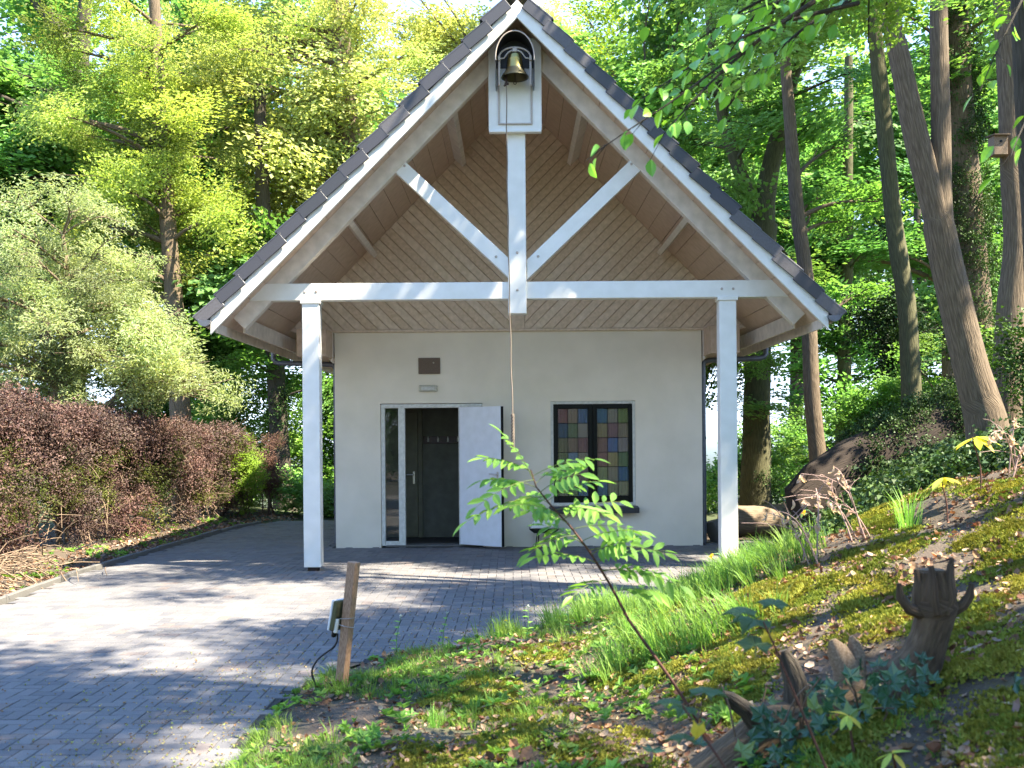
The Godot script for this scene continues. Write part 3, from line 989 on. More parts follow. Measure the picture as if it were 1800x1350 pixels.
func make_yard() -> void:
	# low stool by the wall
	var st := thing("low_stool", "low white-topped stool on thin black legs by the wall", "stool", Vector3(0.46, 0, -15.85))
	var seat := Geo.new()
	seat.prism(poly([[-0.2, 0.3], [0.2, 0.3], [0.17, 0.41], [-0.15, 0.41]]), -0.15, 0.15, 0.012)
	part("seat", seat.mesh(), M.white, st)
	var tray := Geo.new()
	tray.prism(poly([[-0.15, 0.235], [0.15, 0.235], [0.215, 0.285], [0.215, 0.299], [-0.215, 0.299], [-0.215, 0.285]]), -0.16, 0.16, 0.006)
	part("under_frame", tray.mesh(), M.black, st)
	for k in [[-0.1, 0.1], [-0.07, -0.1], [0.12, 0.1], [0.1, -0.1]]:
		var l := Geo.new()
		l.tube([Vector3(k[0], 0.24, k[1]), Vector3(k[0] * 1.35, 0.0, k[1] * 1.2)], [0.009, 0.008], 8)
		part("leg", l.mesh(), M.black, st)
	# leaning stake with a lamp tied to it
	var base := Vector3(-1.1, 0.0, -6.84)
	var sk := thing("wooden_stake", "brown square wooden stake leaning in the grass at the paving edge", "stake", base)
	var lean := Basis(Vector3(0, 0, 1), deg_to_rad(-6.3)) * Basis(Vector3.UP, deg_to_rad(-24.0))
	var post := Geo.new()
	post.box(Transform3D(lean, lean * Vector3(0, 0.32, 0)), Vector3(0.062, 1.06, 0.062), 0.004)
	part("shaft", post.mesh(), M.stake, sk)
	var fl := thing("flood_light", "small flat floodlight with white cover wired to the leaning stake", "floodlight", base + lean * Vector3(-0.055, 0.5, 0.0))
	var box := lean * Basis(Vector3(0, 0, 1), deg_to_rad(-4.0))
	part("housing", xform_box(Transform3D(box, box * Vector3(-0.012, 0.0, 0.0)), Vector3.ZERO, Vector3(0.03, 0.19, 0.14), 0.006), M.bark_moss, fl)
	part("cover", xform_box(Transform3D(box, box * Vector3(-0.034, 0.0, 0.0)), Vector3.ZERO, Vector3(0.014, 0.195, 0.146), 0.004), M.door, fl)
	part("bracket", xform_box(Transform3D(box, box * Vector3(0.01, -0.06, 0.05)), Vector3.ZERO, Vector3(0.025, 0.09, 0.02), 0.004), M.frame, fl)
	part("gland", xform_box(Transform3D(box, box * Vector3(-0.01, -0.115, 0.03)), Vector3.ZERO, Vector3(0.03, 0.05, 0.03), 0.008), M.black, fl)
	var cb := Geo.new()
	var c := Curve3D.new()
	c.add_point(Vector3(-0.018, -0.11, 0.03), Vector3.ZERO, Vector3(0.01, -0.1, 0))
	c.add_point(Vector3(-0.15, -0.28, 0.03), Vector3(0.06, 0.07, 0), Vector3(-0.06, -0.08, 0))
	c.add_point(Vector3(-0.14, -0.47, 0.03), Vector3(-0.03, 0.08, 0), Vector3(0.02, -0.06, 0))
	c.add_point(Vector3(-0.085, -0.58, 0.03), Vector3(-0.03, 0.04, 0), Vector3.ZERO)
	c.bake_interval = 0.02
	var cp := []
	var cr := []
	for p in c.get_baked_points():
		cp.append(p); cr.append(0.0065)
	cb.tube(cp, cr, 8)
	part("cable", cb.mesh(), M.cable, fl)
	for y in [-0.03, 0.01]:
		var wi := Geo.new()
		var wp := []
		var wr := []
		for k in 17:
			var a := TAU * k / 16.0
			var q := Vector3(0.035 + cos(a) * 0.068, y - 0.02 + cos(a) * -0.01 + (0.02 if y > 0 else 0.0) * cos(a), sin(a) * 0.05)
			wp.append(lean * q); wr.append(0.0018)
		wi.tube(wp, wr, 5, 0, 0, false)
		part("tie_wire", wi.mesh(), M.wire, fl)

# ---------------------------------------------------------------- leaves and trees
var C := {}   # clusters of leaves, shared by every tree

func spread(dir: Vector3, amount: float) -> Vector3:
	return (dir + Vector3(rng.randfn(), rng.randfn(), rng.randfn()) * amount).normalized()

# one leaf: two wings folded along the midrib
func leaf(g: Geo, p: Vector3, along: Vector3, up: Vector3, long: float, wide: float, fold := 0.25, parts := 1) -> void:
	var side := along.cross(up).normalized()
	var nn := side.cross(along).normalized()
	var tip := p + along * long - nn * long * 0.12
	if parts == 1:
		var m := p + along * long * 0.45
		var a := m + side * wide * 0.5 + nn * wide * fold
		var b := m - side * wide * 0.5 + nn * wide * fold
		g.tri(p, a, tip)
		g.tri(p, tip, b)
		return
	# fuller leaf with a rounded outline
	var outline := [[0.0, 0.0], [0.16, 0.3], [0.38, 0.5], [0.62, 0.46], [0.84, 0.24], [1.0, 0.0]]
	for s in [-1.0, 1.0]:
		for k in 5:
			var q0: Array = outline[k]
			var q1: Array = outline[k + 1]
			var m0: Vector3 = p + along * long * q0[0] - nn * long * 0.12 * q0[0] * q0[0]
			var m1: Vector3 = p + along * long * q1[0] - nn * long * 0.12 * q1[0] * q1[0]
			var e0: Vector3 = m0 + side * s * wide * q0[1] + nn * wide * fold * q0[1] * 2.0
			var e1: Vector3 = m1 + side * s * wide * q1[1] + nn * wide * fold * q1[1] * 2.0
			if s > 0: g.quad(m0, e0, e1, m1)
			else: g.quad(m0, m1, e1, e0)

# a clump of foliage: sprays of leaves strewn through a ball of radius r
func clump(r: float, count: int, long: float, wide: float, flat: float, tilt: float, vary := 0.25, spray := 22, hang := 0.1) -> ArrayMesh:
	var g := Geo.new()
	var made := 0
	while made < count:
		var dir := Vector3(rng.randfn(), rng.randfn(), rng.randfn()).normalized()
		var c := dir * pow(rng.randf(), 0.5) * r * Vector3(1, flat, 1)
		var tone := 1.0 + rng.randfn(0, vary * 0.6)
		var size := r * rng.randf_range(0.12, 0.26)
		for k in spray:
			var p := c + Vector3(rng.randfn(), rng.randfn() * 0.6 * flat, rng.randfn()) * size
			var f := clampf(tone + rng.randf_range(-vary, vary), 0.35, 1.8)
			g.ink = Color(f, f * rng.randf_range(0.95, 1.05), f * rng.randf_range(0.75, 1.25))
			var up := spread(Vector3.UP, tilt)
			var along := spread(Vector3(p.x, -hang * r, p.z).normalized(), 0.7)
			along = (along - up * along.dot(up)).normalized()
			var s := rng.randf_range(0.65, 1.15)
			leaf(g, p, along, up, long * s, wide * s)
		made += spray
	return g.mesh()

func make_clusters() -> void:
	# kind -> [radius the clump was made at, variants]
	var sets := {"maple": [0.9, 560, 0.15, 0.14, 1.0, 0.45, 0.25, 18], "oak": [0.9, 1500, 0.11, 0.062, 1.0, 0.85, 0.25, 30], "willow": [0.5, 1000, 0.09, 0.026, 1.0, 1.1, 0.2, 26],
		"beech": [0.65, 520, 0.095, 0.066, 1.0, 0.35, 0.2, 18], "hedge": [0.42, 760, 0.055, 0.032, 1.0, 1.4, 0.4, 16], "ivy": [0.4, 240, 0.06, 0.058, 1.0, 0.6, 0.35, 12], "holly": [0.45, 700, 0.07, 0.045, 1.0, 0.9, 0.4, 20]}
	for k in sets:
		var q: Array = sets[k]
		var list := []
		for n in 4:
			list.append(clump(q[0], q[1], q[2], q[3], q[4], q[5], q[6], q[7]))
		C[k] = [q[0], list]

# foliage made of clumps, one for each blob
func crown(tree: Node3D, kind: String, m: Material, blobs: Array, fill: float, tint: Color, vary: float, called := "crown") -> void:
	var r: float = C[kind][0]
	var sorts: Array = C[kind][1]
	var at_ := []
	var tints := []
	for k in sorts.size():
		at_.append([]); tints.append([])
	for b in blobs:
		var w := rng.randi() % sorts.size()
		var shift := clampf(1.0 + rng.randfn(0, vary), 0.5, 1.6)
		var warm := 1.0 + rng.randfn(0, vary * 0.25)
		at_[w].append(Transform3D(Basis.from_euler(Vector3(rng.randfn(0, 0.35), 0, rng.randfn(0, 0.35))) * Basis(Vector3.UP, rng.randf() * TAU).scaled((b[1] as Vector3) * Vector3(rng.randf_range(0.8, 1.25), rng.randf_range(0.8, 1.3), rng.randf_range(0.8, 1.25)) / r), b[0]))
		tints[w].append(Color(tint.r * shift * warm, tint.g * shift, tint.b * shift))
	for k in sorts.size():
		if at_[k].size():
			many(called, sorts[k], m, tree, at_[k], tints[k]).set_meta("kind", "stuff")

# blobs strewn in an ellipsoid, kept apart by a noise so that gaps stay open
func blobs_in(c: Vector3, r: Vector3, count: int, size: Vector2, flat := 0.7, shell := 0.5) -> Array:
	var out := []
	for k in count:
		var dir := Vector3(rng.randfn(), rng.randfn(), rng.randfn()).normalized()
		var p := c + dir * lerpf(shell, 1.0, rng.randf()) * r
		var s := rng.randf_range(size.x, size.y)
		out.append([p, Vector3(s, s * flat, s)])
	return out

func bend(a: Vector3, b: Vector3, sag: float, n: int, wob: float) -> Array:
	var out := []
	var side := Vector3(rng.randfn(), rng.randfn() * 0.4, rng.randfn()) * wob * (b - a).length()
	for k in n + 1:
		var f := k / float(n)
		var p := a.lerp(b, f) + Vector3.UP * sag * (b - a).length() * sin(f * PI) + side * sin(f * PI * 1.5) * f
		out.append(p)
	return out

func taper(r0: float, r1: float, n: int) -> Array:
	var out := []
	for k in n + 1: out.append(lerpf(r0, r1, k / float(n)))
	return out

# limbs from the trunk's line out to each blob, with twigs inside the blob
func limbs(g: Geo, stem: Array, radii: Array, blobs: Array, thick := 0.3, twigs := 2, least := 0.3) -> void:
	for b in blobs:
		var p: Vector3 = b[0]
		var best := stem.size() - 1
		var cost := 1e9
		for k in range(int(stem.size() * least), stem.size()):
			var q: Vector3 = stem[k]
			var d := q.distance_to(p) + maxf(0.0, q.y - p.y + 0.3) * 2.0
			if d < cost:
				cost = d
				best = k
		var a: Vector3 = stem[best]
		var r0: float = minf(radii[best] * 0.55, 0.02 + a.distance_to(p) * 0.016 * (thick / 0.3))
		var line := bend(a, p, 0.06, 6, 0.08)
		g.tube(line, taper(r0, 0.012, 6), 6, 0.05, rng.randf() * 9.0, false)
		for k in twigs:
			var from: Vector3 = line[3 + rng.randi() % 3]
			var rad: Vector3 = b[1]
			var to := p + Vector3(rng.randfn(), rng.randfn() * 0.6, rng.randfn()) * rad * 0.6
			g.tube(bend(from, to, 0.05, 3, 0.1), taper(0.012, 0.005, 3), 4, 0.0, 0.0, false)

func dense(pts: Array, z: float) -> Array:
	# smooth line through (x, y, radius) stations standing at depth z
	var c := Curve3D.new()
	for k in pts.size():
		var a: Array = pts[maxi(k - 1, 0)]
		var b: Array = pts[mini(k + 1, pts.size() - 1)]
		var tan_ := Vector3(b[0] - a[0], b[1] - a[1], 0) / 6.0
		var dz: float = pts[k][3] if pts[k].size() > 3 else 0.0
		c.add_point(Vector3(pts[k][0], pts[k][1], z + dz), -tan_, tan_)
	var line := []
	var rad := []
	for k in pts.size() - 1:
		var n := 5
		for s in n:
			line.append(c.sample(k, s / float(n)))
			rad.append(lerpf(pts[k][2], pts[k + 1][2], s / float(n)))
	line.append(c.sample(pts.size() - 2, 1.0))
	rad.append(pts[-1][2])
	return [line, rad]

# a tree from its stems (the first is the trunk) and its blobs of foliage
func tree(called: String, label: String, group: String, z: float, stems: Array, blobs: Array, kind: String, per: float, tint: Color, bark: Material, opts := {}) -> Node3D:
	var first: Array = stems[0][0]
	var x: float = first[0]
	var y := minf(height(x, z), first[1])
	var t := thing(called, label, "tree", Vector3(x, y, z), group)
	var g := Geo.new()
	var all := []
	var rad := []
	for s in stems.size():
		var pts: Array = stems[s].duplicate(true)
		if s == 0:
			pts.insert(0, [first[0] + (first[0] - pts[1][0]) * 0.1, y - 0.3, first[2] * 1.35])
			pts[1][2] *= 1.05
		var dl := dense(pts, z)
		g.tube(dl[0], dl[1], 14 if dl[1][0] > 0.1 else 9, opts.get("rough", 0.07), s * 2.0 + x, true)
		all.append_array(dl[0])
		rad.append_array(dl[1])
	limbs(g, all, rad, blobs, opts.get("thick", 0.3), opts.get("twigs", 4), opts.get("least", 0.3))
	var tr := part("trunk", g.mesh(), bark, t)
	tr.position = -t.position
	var moved := []
	for b in blobs: moved.append([b[0] - t.position, b[1]])
	crown(t, kind, opts.get("mat", M.leaf), moved, per, tint, opts.get("vary", 0.16))
	if opts.has("ivy"):
		# ivy climbing the trunk
		var wraps := []
		var iv: Array = opts.ivy
		for k in iv[2]:
			var w := rng.randi() % all.size()
			var p: Vector3 = all[w]
			if p.y < iv[0] or p.y > iv[1]: continue
			var a := rng.randf() * TAU
			var wide := rng.randf_range(0.12, 0.26)
			wraps.append([p + Vector3(cos(a), 0, sin(a)) * (rad[w] + 0.02) + Vector3.UP * rng.randf_range(-0.3, 0.3) - t.position, Vector3(wide, wide * 1.5, wide)])
		crown(t, "ivy", M.gloss_leaf, wraps, 1.0, Color(0.06, 0.11, 0.03), 0.3, "ivy")
	return t

func straight(x: float, y0: float, top: float, r: float, lean := 0.0) -> Array:
	var out := []
	for k in 6:
		var f := k / 5.0
		out.append([x + lean * f + rng.randfn(0, 0.12) * f, lerpf(y0, top, f), r * lerpf(1.0, 0.35, f)])
	return out

const MAPLE := Color(0.2, 0.39, 0.11)
const OAK := Color(0.5, 0.55, 0.2)
const LIME := Color(0.28, 0.46, 0.12)

func make_trees() -> void:
	var back := "trees behind the house"
	# left of the house, tall oaks with young yellow leaves
	var b := blobs_in(Vector3(-5.2, 9.5, -26), Vector3(3.6, 5.2, 2.6), 46, Vector2(0.7, 1.25), 0.7, 0.25)
	tree("oak_tree", "tall oak with yellow-green young leaves rising left of the roof", back, -26, [[[-3.56, 0.0, 0.36], [-3.69, 5.34, 0.33], [-3.81, 8.08, 0.3], [-3.93, 9.72, 0.27], [-4.03, 11.37, 0.24], [-4.14, 14.24, 0.19]]], b, "oak", 34, OAK, M.bark, {"thick": 0.5, "twigs": 3, "vary": 0.18})
	b = blobs_in(Vector3(-8.2, 8.4, -24), Vector3(2.6, 4.4, 2.0), 52, Vector2(0.45, 0.85), 0.7, 0.25)
	tree("oak_tree", "yellow-green oak leaning over the pale willow", back, -24, [[[-7.3, 0.2, 0.25], [-7.38, 2.81, 0.22], [-7.48, 4.66, 0.2], [-7.63, 6.94, 0.17], [-7.76, 9.07, 0.14], [-7.88, 11.77, 0.12]]], b, "oak", 34, Color(0.4, 0.5, 0.13), M.bark, {"thick": 0.4, "twigs": 3})
	b = blobs_in(Vector3(-12.2, 8.4, -26), Vector3(3.4, 5.4, 2.4), 56, Vector2(0.7, 1.3), 0.5, 0.2)
	tree("maple_tree", "bright green maple with dark leaning trunk at the upper left", back, -26, [[[-10.6, 0.0, 0.3], [-10.5, 5.0, 0.27], [-10.4, 9.0, 0.23], [-10.2, 12.0, 0.16], [-10.0, 14.0, 0.1]], [[-10.4, 9.8, 0.2], [-10.5, 11.0, 0.19], [-11.3, 12.2, 0.17], [-12.2, 13.8, 0.12]]], b, "maple", 30, MAPLE, M.bark_dark, {"thick": 0.4})
	b = blobs_in(Vector3(-8.8, 10.6, -31), Vector3(5.4, 5.4, 2.4), 64, Vector2(0.9, 1.5), 0.5, 0.15)
	tree("maple_tree", "green maple filling the gaps behind the oaks", back, -31, [straight(-8.6, -1.0, 14.5, 0.3)], b, "maple", 22, Color(0.146, 0.312, 0.1), M.bark_dark)
	b = blobs_in(Vector3(-5.4, 4.6, -25), Vector3(1.9, 3.0, 1.8), 22, Vector2(0.6, 1.0), 0.5, 0.2)
	tree("maple_tree", "small dark-trunked maple right of the hedge end", back, -25, [[[-5.27, 0.0, 0.26], [-5.39, 1.79, 0.22], [-5.48, 3.64, 0.2], [-5.63, 5.48, 0.18], [-5.72, 7.45, 0.16], [-5.79, 9.82, 0.13]]], b, "maple", 30, Color(0.178, 0.35, 0.1), M.bark_dark, {"ivy": [0.2, 3.0, 60]})
	b = blobs_in(Vector3(-3.8, 3.2, -29), Vector3(2.4, 2.8, 1.6), 20, Vector2(0.7, 1.1), 0.5, 0.1)
	tree("maple_tree", "leafy maple seen between left post and hedge", back, -29, [straight(-3.6, -0.5, 8.0, 0.2)], b, "maple", 26, LIME, M.bark)
	b = blobs_in(Vector3(-1.2, 12.0, -34), Vector3(6.0, 5.0, 2.0), 60, Vector2(0.8, 1.3), 0.6, 0.1)
	tree("oak_tree", "far oak topping the scene behind the roof peak", back, -34, [straight(-1.0, -1.0, 13.0, 0.3)], b, "oak", 22, OAK, M.bark)
	b = blobs_in(Vector3(-15.5, 6.4, -30), Vector3(3.8, 6.4, 2.4), 64, Vector2(0.9, 1.5), 0.55, 0.1)
	tree("maple_tree", "dense green maple at the far left edge", back, -30, [straight(-16.2, -0.5, 13.0, 0.3)], b, "maple", 24, Color(0.13, 0.286, 0.1), M.bark_dark)
	b = blobs_in(Vector3(-8.5, 4.2, -29), Vector3(4.8, 2.8, 1.5), 56, Vector2(0.7, 1.2), 0.5, 0.1)
	tree("maple_tree", "low spreading maple behind the hedge top", back, -29, [straight(-9.0, -0.6, 6.0, 0.17)], b, "maple", 24, Color(0.211, 0.389, 0.11), M.bark_dark)
	# the pale willow behind the hedge
	b = blobs_in(Vector3(-7.55, 3.5, -17.6), Vector3(2.3, 2.3, 1.8), 80, Vector2(0.28, 0.5), 0.85, 0.3)
	b.append_array(blobs_in(Vector3(-5.7, 2.9, -17.8), Vector3(1.1, 1.0, 1.2), 12, Vector2(0.35, 0.55), 0.8, 0.2))
	tree("willow_tree", "pale silvery willow with pinkish twigs behind the brown hedge", back, -17.6, [[[-7.34, 0.2, 0.11], [-7.36, 1.58, 0.104], [-7.4, 2.34, 0.095], [-7.46, 2.91, 0.085], [-7.58, 3.57, 0.07]], [[-7.3, 0.3, 0.1], [-7.3, 1.58, 0.1], [-7.31, 2.72, 0.085], [-7.26, 3.29, 0.07], [-7.22, 4.23, 0.05], [-7.29, 4.99, 0.03]], [[-7.2, 1.3, 0.06], [-6.8, 2.0, 0.05], [-6.2, 2.5, 0.04], [-5.7, 2.8, 0.025]]], b, "willow", 60, Color(0.4, 0.47, 0.24), M.bark_pale, {"twigs": 6, "vary": 0.14, "thick": 0.3})
	# right of the house, slim trunks on the bank
	var wood := "trees on the bank"
	b = blobs_in(Vector3(4.3, 8.8, -17), Vector3(2.0, 2.6, 1.8), 15, Vector2(0.5, 0.9), 0.4, 0.2)
	b.append_array(blobs_in(Vector3(5.0, 5.0, -17.5), Vector3(1.3, 1.4, 1.0), 6, Vector2(0.3, 0.5), 0.4, 0.2))
	tree("maple_tree", "slim dark straight maple nearest the right eave", wood, -17, [[[4.83, 1.0, 0.134], [4.73, 2.21, 0.125], [4.65, 4.0, 0.116], [4.5, 5.34, 0.107], [4.37, 7.13, 0.089], [4.26, 9.01, 0.072], [4.21, 11.16, 0.054]]], b, "maple", 22, Color(0.194, 0.389, 0.1), M.bark)
	b = blobs_in(Vector3(5.6, 9.8, -16), Vector3(2.4, 2.4, 2.0), 15, Vector2(0.5, 0.9), 0.4, 0.2)
	tree("maple_tree", "slim wavy-trunked maple left of the leaning forked tree", wood, -16, [[[5.95, 1.4, 0.152], [5.87, 3.34, 0.135], [5.71, 4.52, 0.126], [5.61, 5.53, 0.118], [5.5, 6.71, 0.118], [5.42, 7.72, 0.101], [5.37, 9.75, 0.076]]], b, "maple", 22, Color(0.194, 0.389, 0.1), M.bark_moss)
	b = blobs_in(Vector3(4.8, 11.8, -9.9), Vector3(2.4, 2.0, 2.4), 13, Vector2(0.5, 0.95), 0.4, 0.2)
	tree("beech_tree", "leaning grey-brown beech forking into two stems on the bank", wood, -10.5, [[[4.63, 1.6, 0.2], [4.47, 2.25, 0.166], [4.28, 3.08, 0.155], [4.17, 3.6, 0.15], [4.13, 3.95, 0.09]], [[4.22, 3.3, 0.13], [4.13, 3.8, 0.128], [3.99, 4.35, 0.122], [3.89, 4.79, 0.111], [3.79, 5.29, 0.099], [3.68, 5.85, 0.088], [3.62, 6.68, 0.077], [3.53, 8.06, 0.06], [3.5, 10.5, 0.04]], [[4.22, 3.3, 0.125], [4.18, 3.85, 0.112], [4.19, 4.46, 0.094], [4.18, 5.29, 0.088], [4.18, 5.84, 0.083], [4.2, 6.95, 0.066], [4.28, 8.33, 0.05], [4.5, 11.0, 0.035]]], b, "beech", 26, LIME, M.bark, {"least": 0.55, "rough": 0.03, "ivy": [1.2, 2.0, 20]})
	b = blobs_in(Vector3(7.2, 10.2, -18), Vector3(2.6, 2.8, 2.0), 18, Vector2(0.5, 0.95), 0.45, 0.2)
	tree("ivied_tree", "thick ivy-clad trunk behind the forked beech", wood, -18, [[[7.82, 1.4, 0.284], [7.75, 3.55, 0.256], [7.65, 5.07, 0.237], [7.54, 6.58, 0.218], [7.46, 8.1, 0.208], [7.41, 9.61, 0.18], [7.37, 11.7, 0.133]]], b, "maple", 22, Color(0.194, 0.363, 0.1), M.bark, {"ivy": [2.0, 11.0, 320]})
	b = blobs_in(Vector3(7.2, 11.6, -11.8), Vector3(2.8, 2.4, 2.4), 13, Vector2(0.6, 1.0), 0.4, 0.2)
	tree("maple_tree", "smooth upright maple that carries the nest box at the right", wood, -12.5, [[[5.71, 1.7, 0.171], [5.77, 2.96, 0.158], [5.85, 3.81, 0.145], [5.81, 4.67, 0.132], [5.78, 5.65, 0.125], [5.73, 6.38, 0.112], [5.71, 7.63, 0.096], [5.78, 9.27, 0.073], [5.9, 11.5, 0.05]]], b, "maple", 20, Color(0.227, 0.415, 0.1), M.bark, {"least": 0.7, "rough": 0.03})
	b = blobs_in(Vector3(4.4, 7.6, -20), Vector3(2.4, 3.6, 1.8), 26, Vector2(0.5, 0.9), 0.5, 0.25)
	b.append_array(blobs_in(Vector3(4.0, 3.0, -19.2), Vector3(0.9, 1.4, 0.6), 15, Vector2(0.25, 0.45), 0.5, 0.2))
	tree("maple_tree", "stout mossy forked tree with ivy foot behind the right post", wood, -20, [[[4.47, 0.1, 0.295], [4.53, 1.69, 0.253], [4.57, 3.37, 0.232], [4.64, 4.95, 0.253], [4.68, 5.53, 0.274]], [[4.66, 5.48, 0.189], [4.48, 6.01, 0.158], [4.25, 6.53, 0.126], [3.94, 7.59, 0.105], [3.74, 9.06, 0.084], [3.65, 10.54, 0.063]], [[4.69, 5.48, 0.211], [4.77, 6.32, 0.179], [4.97, 7.16, 0.158], [5.26, 8.32, 0.126], [5.75, 9.68, 0.105], [6.08, 11.26, 0.084]]], b, "maple", 24, Color(0.211, 0.389, 0.1), M.bark_moss, {"ivy": [0.0, 1.9, 90]})
	b = blobs_in(Vector3(6.6, 5.6, -23), Vector3(2.4, 3.6, 1.8), 34, Vector2(0.5, 0.9), 0.45, 0.1)
	tree("maple_tree", "thin greenish maple trunk in the gap between two slim stems", wood, -23, [[[7.04, 0.8, 0.169], [7.08, 3.14, 0.145], [7.15, 5.07, 0.133], [7.19, 7.25, 0.109], [7.23, 9.67, 0.085]]], b, "maple", 26, Color(0.146, 0.325, 0.1), M.bark_moss)
	b = blobs_in(Vector3(9.6, 7.6, -25), Vector3(3.6, 5.0, 2.0), 44, Vector2(0.6, 1.1), 0.5, 0.1)
	tree("maple_tree", "broad maple closing the view at the far right", wood, -25, [straight(10.2, 0.5, 13.0, 0.26)], b, "maple", 24, Color(0.178, 0.363, 0.11), M.bark)
	b = blobs_in(Vector3(4.4, 9.6, -30), Vector3(4.8, 5.6, 1.8), 64, Vector2(0.7, 1.2), 0.55, 0.1)
	tree("maple_tree", "far green maple behind the right roof slope", wood, -30, [straight(3.6, -1.0, 10.5, 0.25)], b, "maple", 18, Color(0.211, 0.389, 0.11), M.bark_dark)
	b = blobs_in(Vector3(13.0, 5.0, -33), Vector3(5.0, 5.0, 2.0), 34, Vector2(0.9, 1.4), 0.55, 0.1)
	tree("maple_tree", "hazy green tree far behind the bank", wood, -33, [straight(12.5, -1.5, 10.0, 0.25)], b, "maple", 18, Color(0.194, 0.363, 0.12), M.bark_dark)
	b = blobs_in(Vector3(6.9, 3.6, -19.5), Vector3(0.8, 2.2, 0.8), 18, Vector2(0.35, 0.6), 0.9, 0.1)
	tree("holly_tree", "dark glossy holly column between the slim trunks", wood, -19.5, [straight(6.9, 0.8, 5.8, 0.09)], b, "holly", 60, Color(0.035, 0.07, 0.025), M.bark_dark, {"mat": M.gloss_leaf})
	# nest box on the right-hand maple
	var nb := thing("nest_box", "small wooden nest box fixed to the right-hand maple trunk", "nest box", Vector3(5.6, 4.92, -12.4))
	part("box", box_mesh(Vector3(0.16, 0.22, 0.16), 0.004), M.twig_pale, nb)
	part("lid", xform_box(Transform3D(Basis(Vector3(1, 0, 0), 0.12), Vector3(0, 0.122, 0.01)), Vector3.ZERO, Vector3(0.19, 0.018, 0.21), 0.003), M.twig, nb)
	var hole := Geo.new()
	hole.lathe([Vector2(0.017, 0.0), Vector2(0.017, 0.004), Vector2(0.0, 0.0045)], 12, Transform3D(Basis(Vector3(1, 0, 0), PI / 2), Vector3(0, 0.04, 0.079)))
	part("entrance_hole", hole.mesh(), M.black, nb)
	# trees beside and behind the viewer whose crowns dapple the paving
	var over := "trees that shade the paving"
	var spots := [
		[3.4, -2.2, Vector3(3.5, 10.6, -3.6), Vector3(3.2, 1.8, 2.4), 34, "beech standing right beside the viewpoint"],
		[5.0, -0.8, Vector3(5.8, 11.4, -1.2), Vector3(3.2, 2.0, 2.6), 34, "beech up the bank behind the viewpoint"],
		[8.2, -8.6, Vector3(7.8, 12.0, -8.2), Vector3(2.6, 2.0, 2.4), 16, "beech on the bank top beyond the right picture edge"],
		[9.6, -12.0, Vector3(9.2, 13.0, -12.0), Vector3(2.8, 2.2, 2.6), 20, "tall beech up the bank behind the nest box tree"],
		[6.6, -5.0, Vector3(6.0, 11.4, -5.6), Vector3(2.6, 1.8, 2.2), 17, "beech just outside the right edge near the stump"]]
	b = blobs_in(Vector3(7.5, 8.0, -14.0), Vector3(1.2, 1.9, 1.2), 20, Vector2(0.5, 0.8), 0.5, 0.1)  # crown added in the path of the sun to shade the right wall
	tree("maple_tree", "young maple beyond the right picture edge added under the tall beech to shade the house wall", over, -14.0, [straight(8.6, 2.2, 9.6, 0.11)], b, "maple", 24, LIME, M.bark)
	var rear := [[-8.5, 9.0, "maple"], [-3.5, 12.0, "oak"], [2.5, 10.0, "maple"], [8.5, 8.0, "maple"], [-13.0, 2.0, "maple"]]
	var rear_says := ["maple behind the viewpoint on the hedge side", "oak closing the drive behind the viewpoint", "maple behind the viewpoint on the bank side", "maple high on the bank behind the viewpoint", "maple beside the drive left of the viewpoint"]
	for k in rear.size():
		var q: Array = rear[k]
		b = blobs_in(Vector3(q[0], 6.0, q[1]), Vector3(3.4, 4.8, 2.2), 44, Vector2(0.8, 1.3), 0.6, 0.1)
		tree("oak_tree" if q[2] == "oak" else "maple_tree", rear_says[k], "trees behind the viewpoint", q[1], [straight(q[0], 0.0, 9.5, 0.25)], b, q[2], 20, LIME, M.bark)
	for q in spots:
		b = blobs_in(q[2], q[3], q[4], Vector2(0.45, 0.85), 0.4, 0.1)
		tree("beech_tree", q[5], over, q[1], [straight(q[0], height(q[0], q[1]), q[2].y + 1.0, 0.2)], b, "beech", 24, LIME, M.bark, {"least": 0.6, "thick": 0.5, "twigs": 4})
	# the far wood
	var far := [[-21.0, "far maple beyond the left picture edge of the wood", MAPLE, "maple"], [-13.0, "far yellow oak behind the left maples", OAK, "oak"], [-5.0, "far maple behind the left roof slope", LIME, "maple"], [3.0, "far oak straight behind the roof peak", Color(0.26, 0.38, 0.05), "oak"], [11.0, "far maple behind the slim trunks", LIME, "maple"], [19.0, "far maple high behind the nest box tree", MAPLE, "maple"]]
	for q in far:
		var z := -40.0 - rng.randf() * 4.0
		b = blobs_in(Vector3(q[0], 12.0, z), Vector3(5.8, 8.5, 2.0), 84, Vector2(1.0, 1.9), 0.65, 0.05)
		tree("oak_tree" if q[3] == "oak" else "maple_tree", q[1], "the far wood", z, [straight(q[0], -3.0, 16.0, 0.35)], b, q[3], 20, q[2], M.bark_dark)

# a low mass of leafy growth
func bush(called: String, label: String, category: String, c: Vector3, r: Vector3, count: int, kind: String, per: float, tint: Color, m: Material, size := Vector2(0.25, 0.5), group := "", stems := 6) -> Node3D:
	var base := on_ground(c.x, c.z)
	var t := thing(called, label, category, base, group)
	var b := blobs_in(c - base, r, count, size, 0.8, 0.2)
	var g := Geo.new()
	for k in stems:
		var to: Vector3 = b[k % b.size()][0]
		g.tube(bend(Vector3(rng.randfn(0, r.x * 0.25), -0.05, rng.randfn(0, r.z * 0.2)), to, 0.05, 5, 0.06), taper(0.018, 0.006, 5), 5, 0, 0, false)
	part("stem", g.mesh(), M.twig, t)
	crown(t, kind, m, b, per, tint, 0.16, "foliage")
	return t

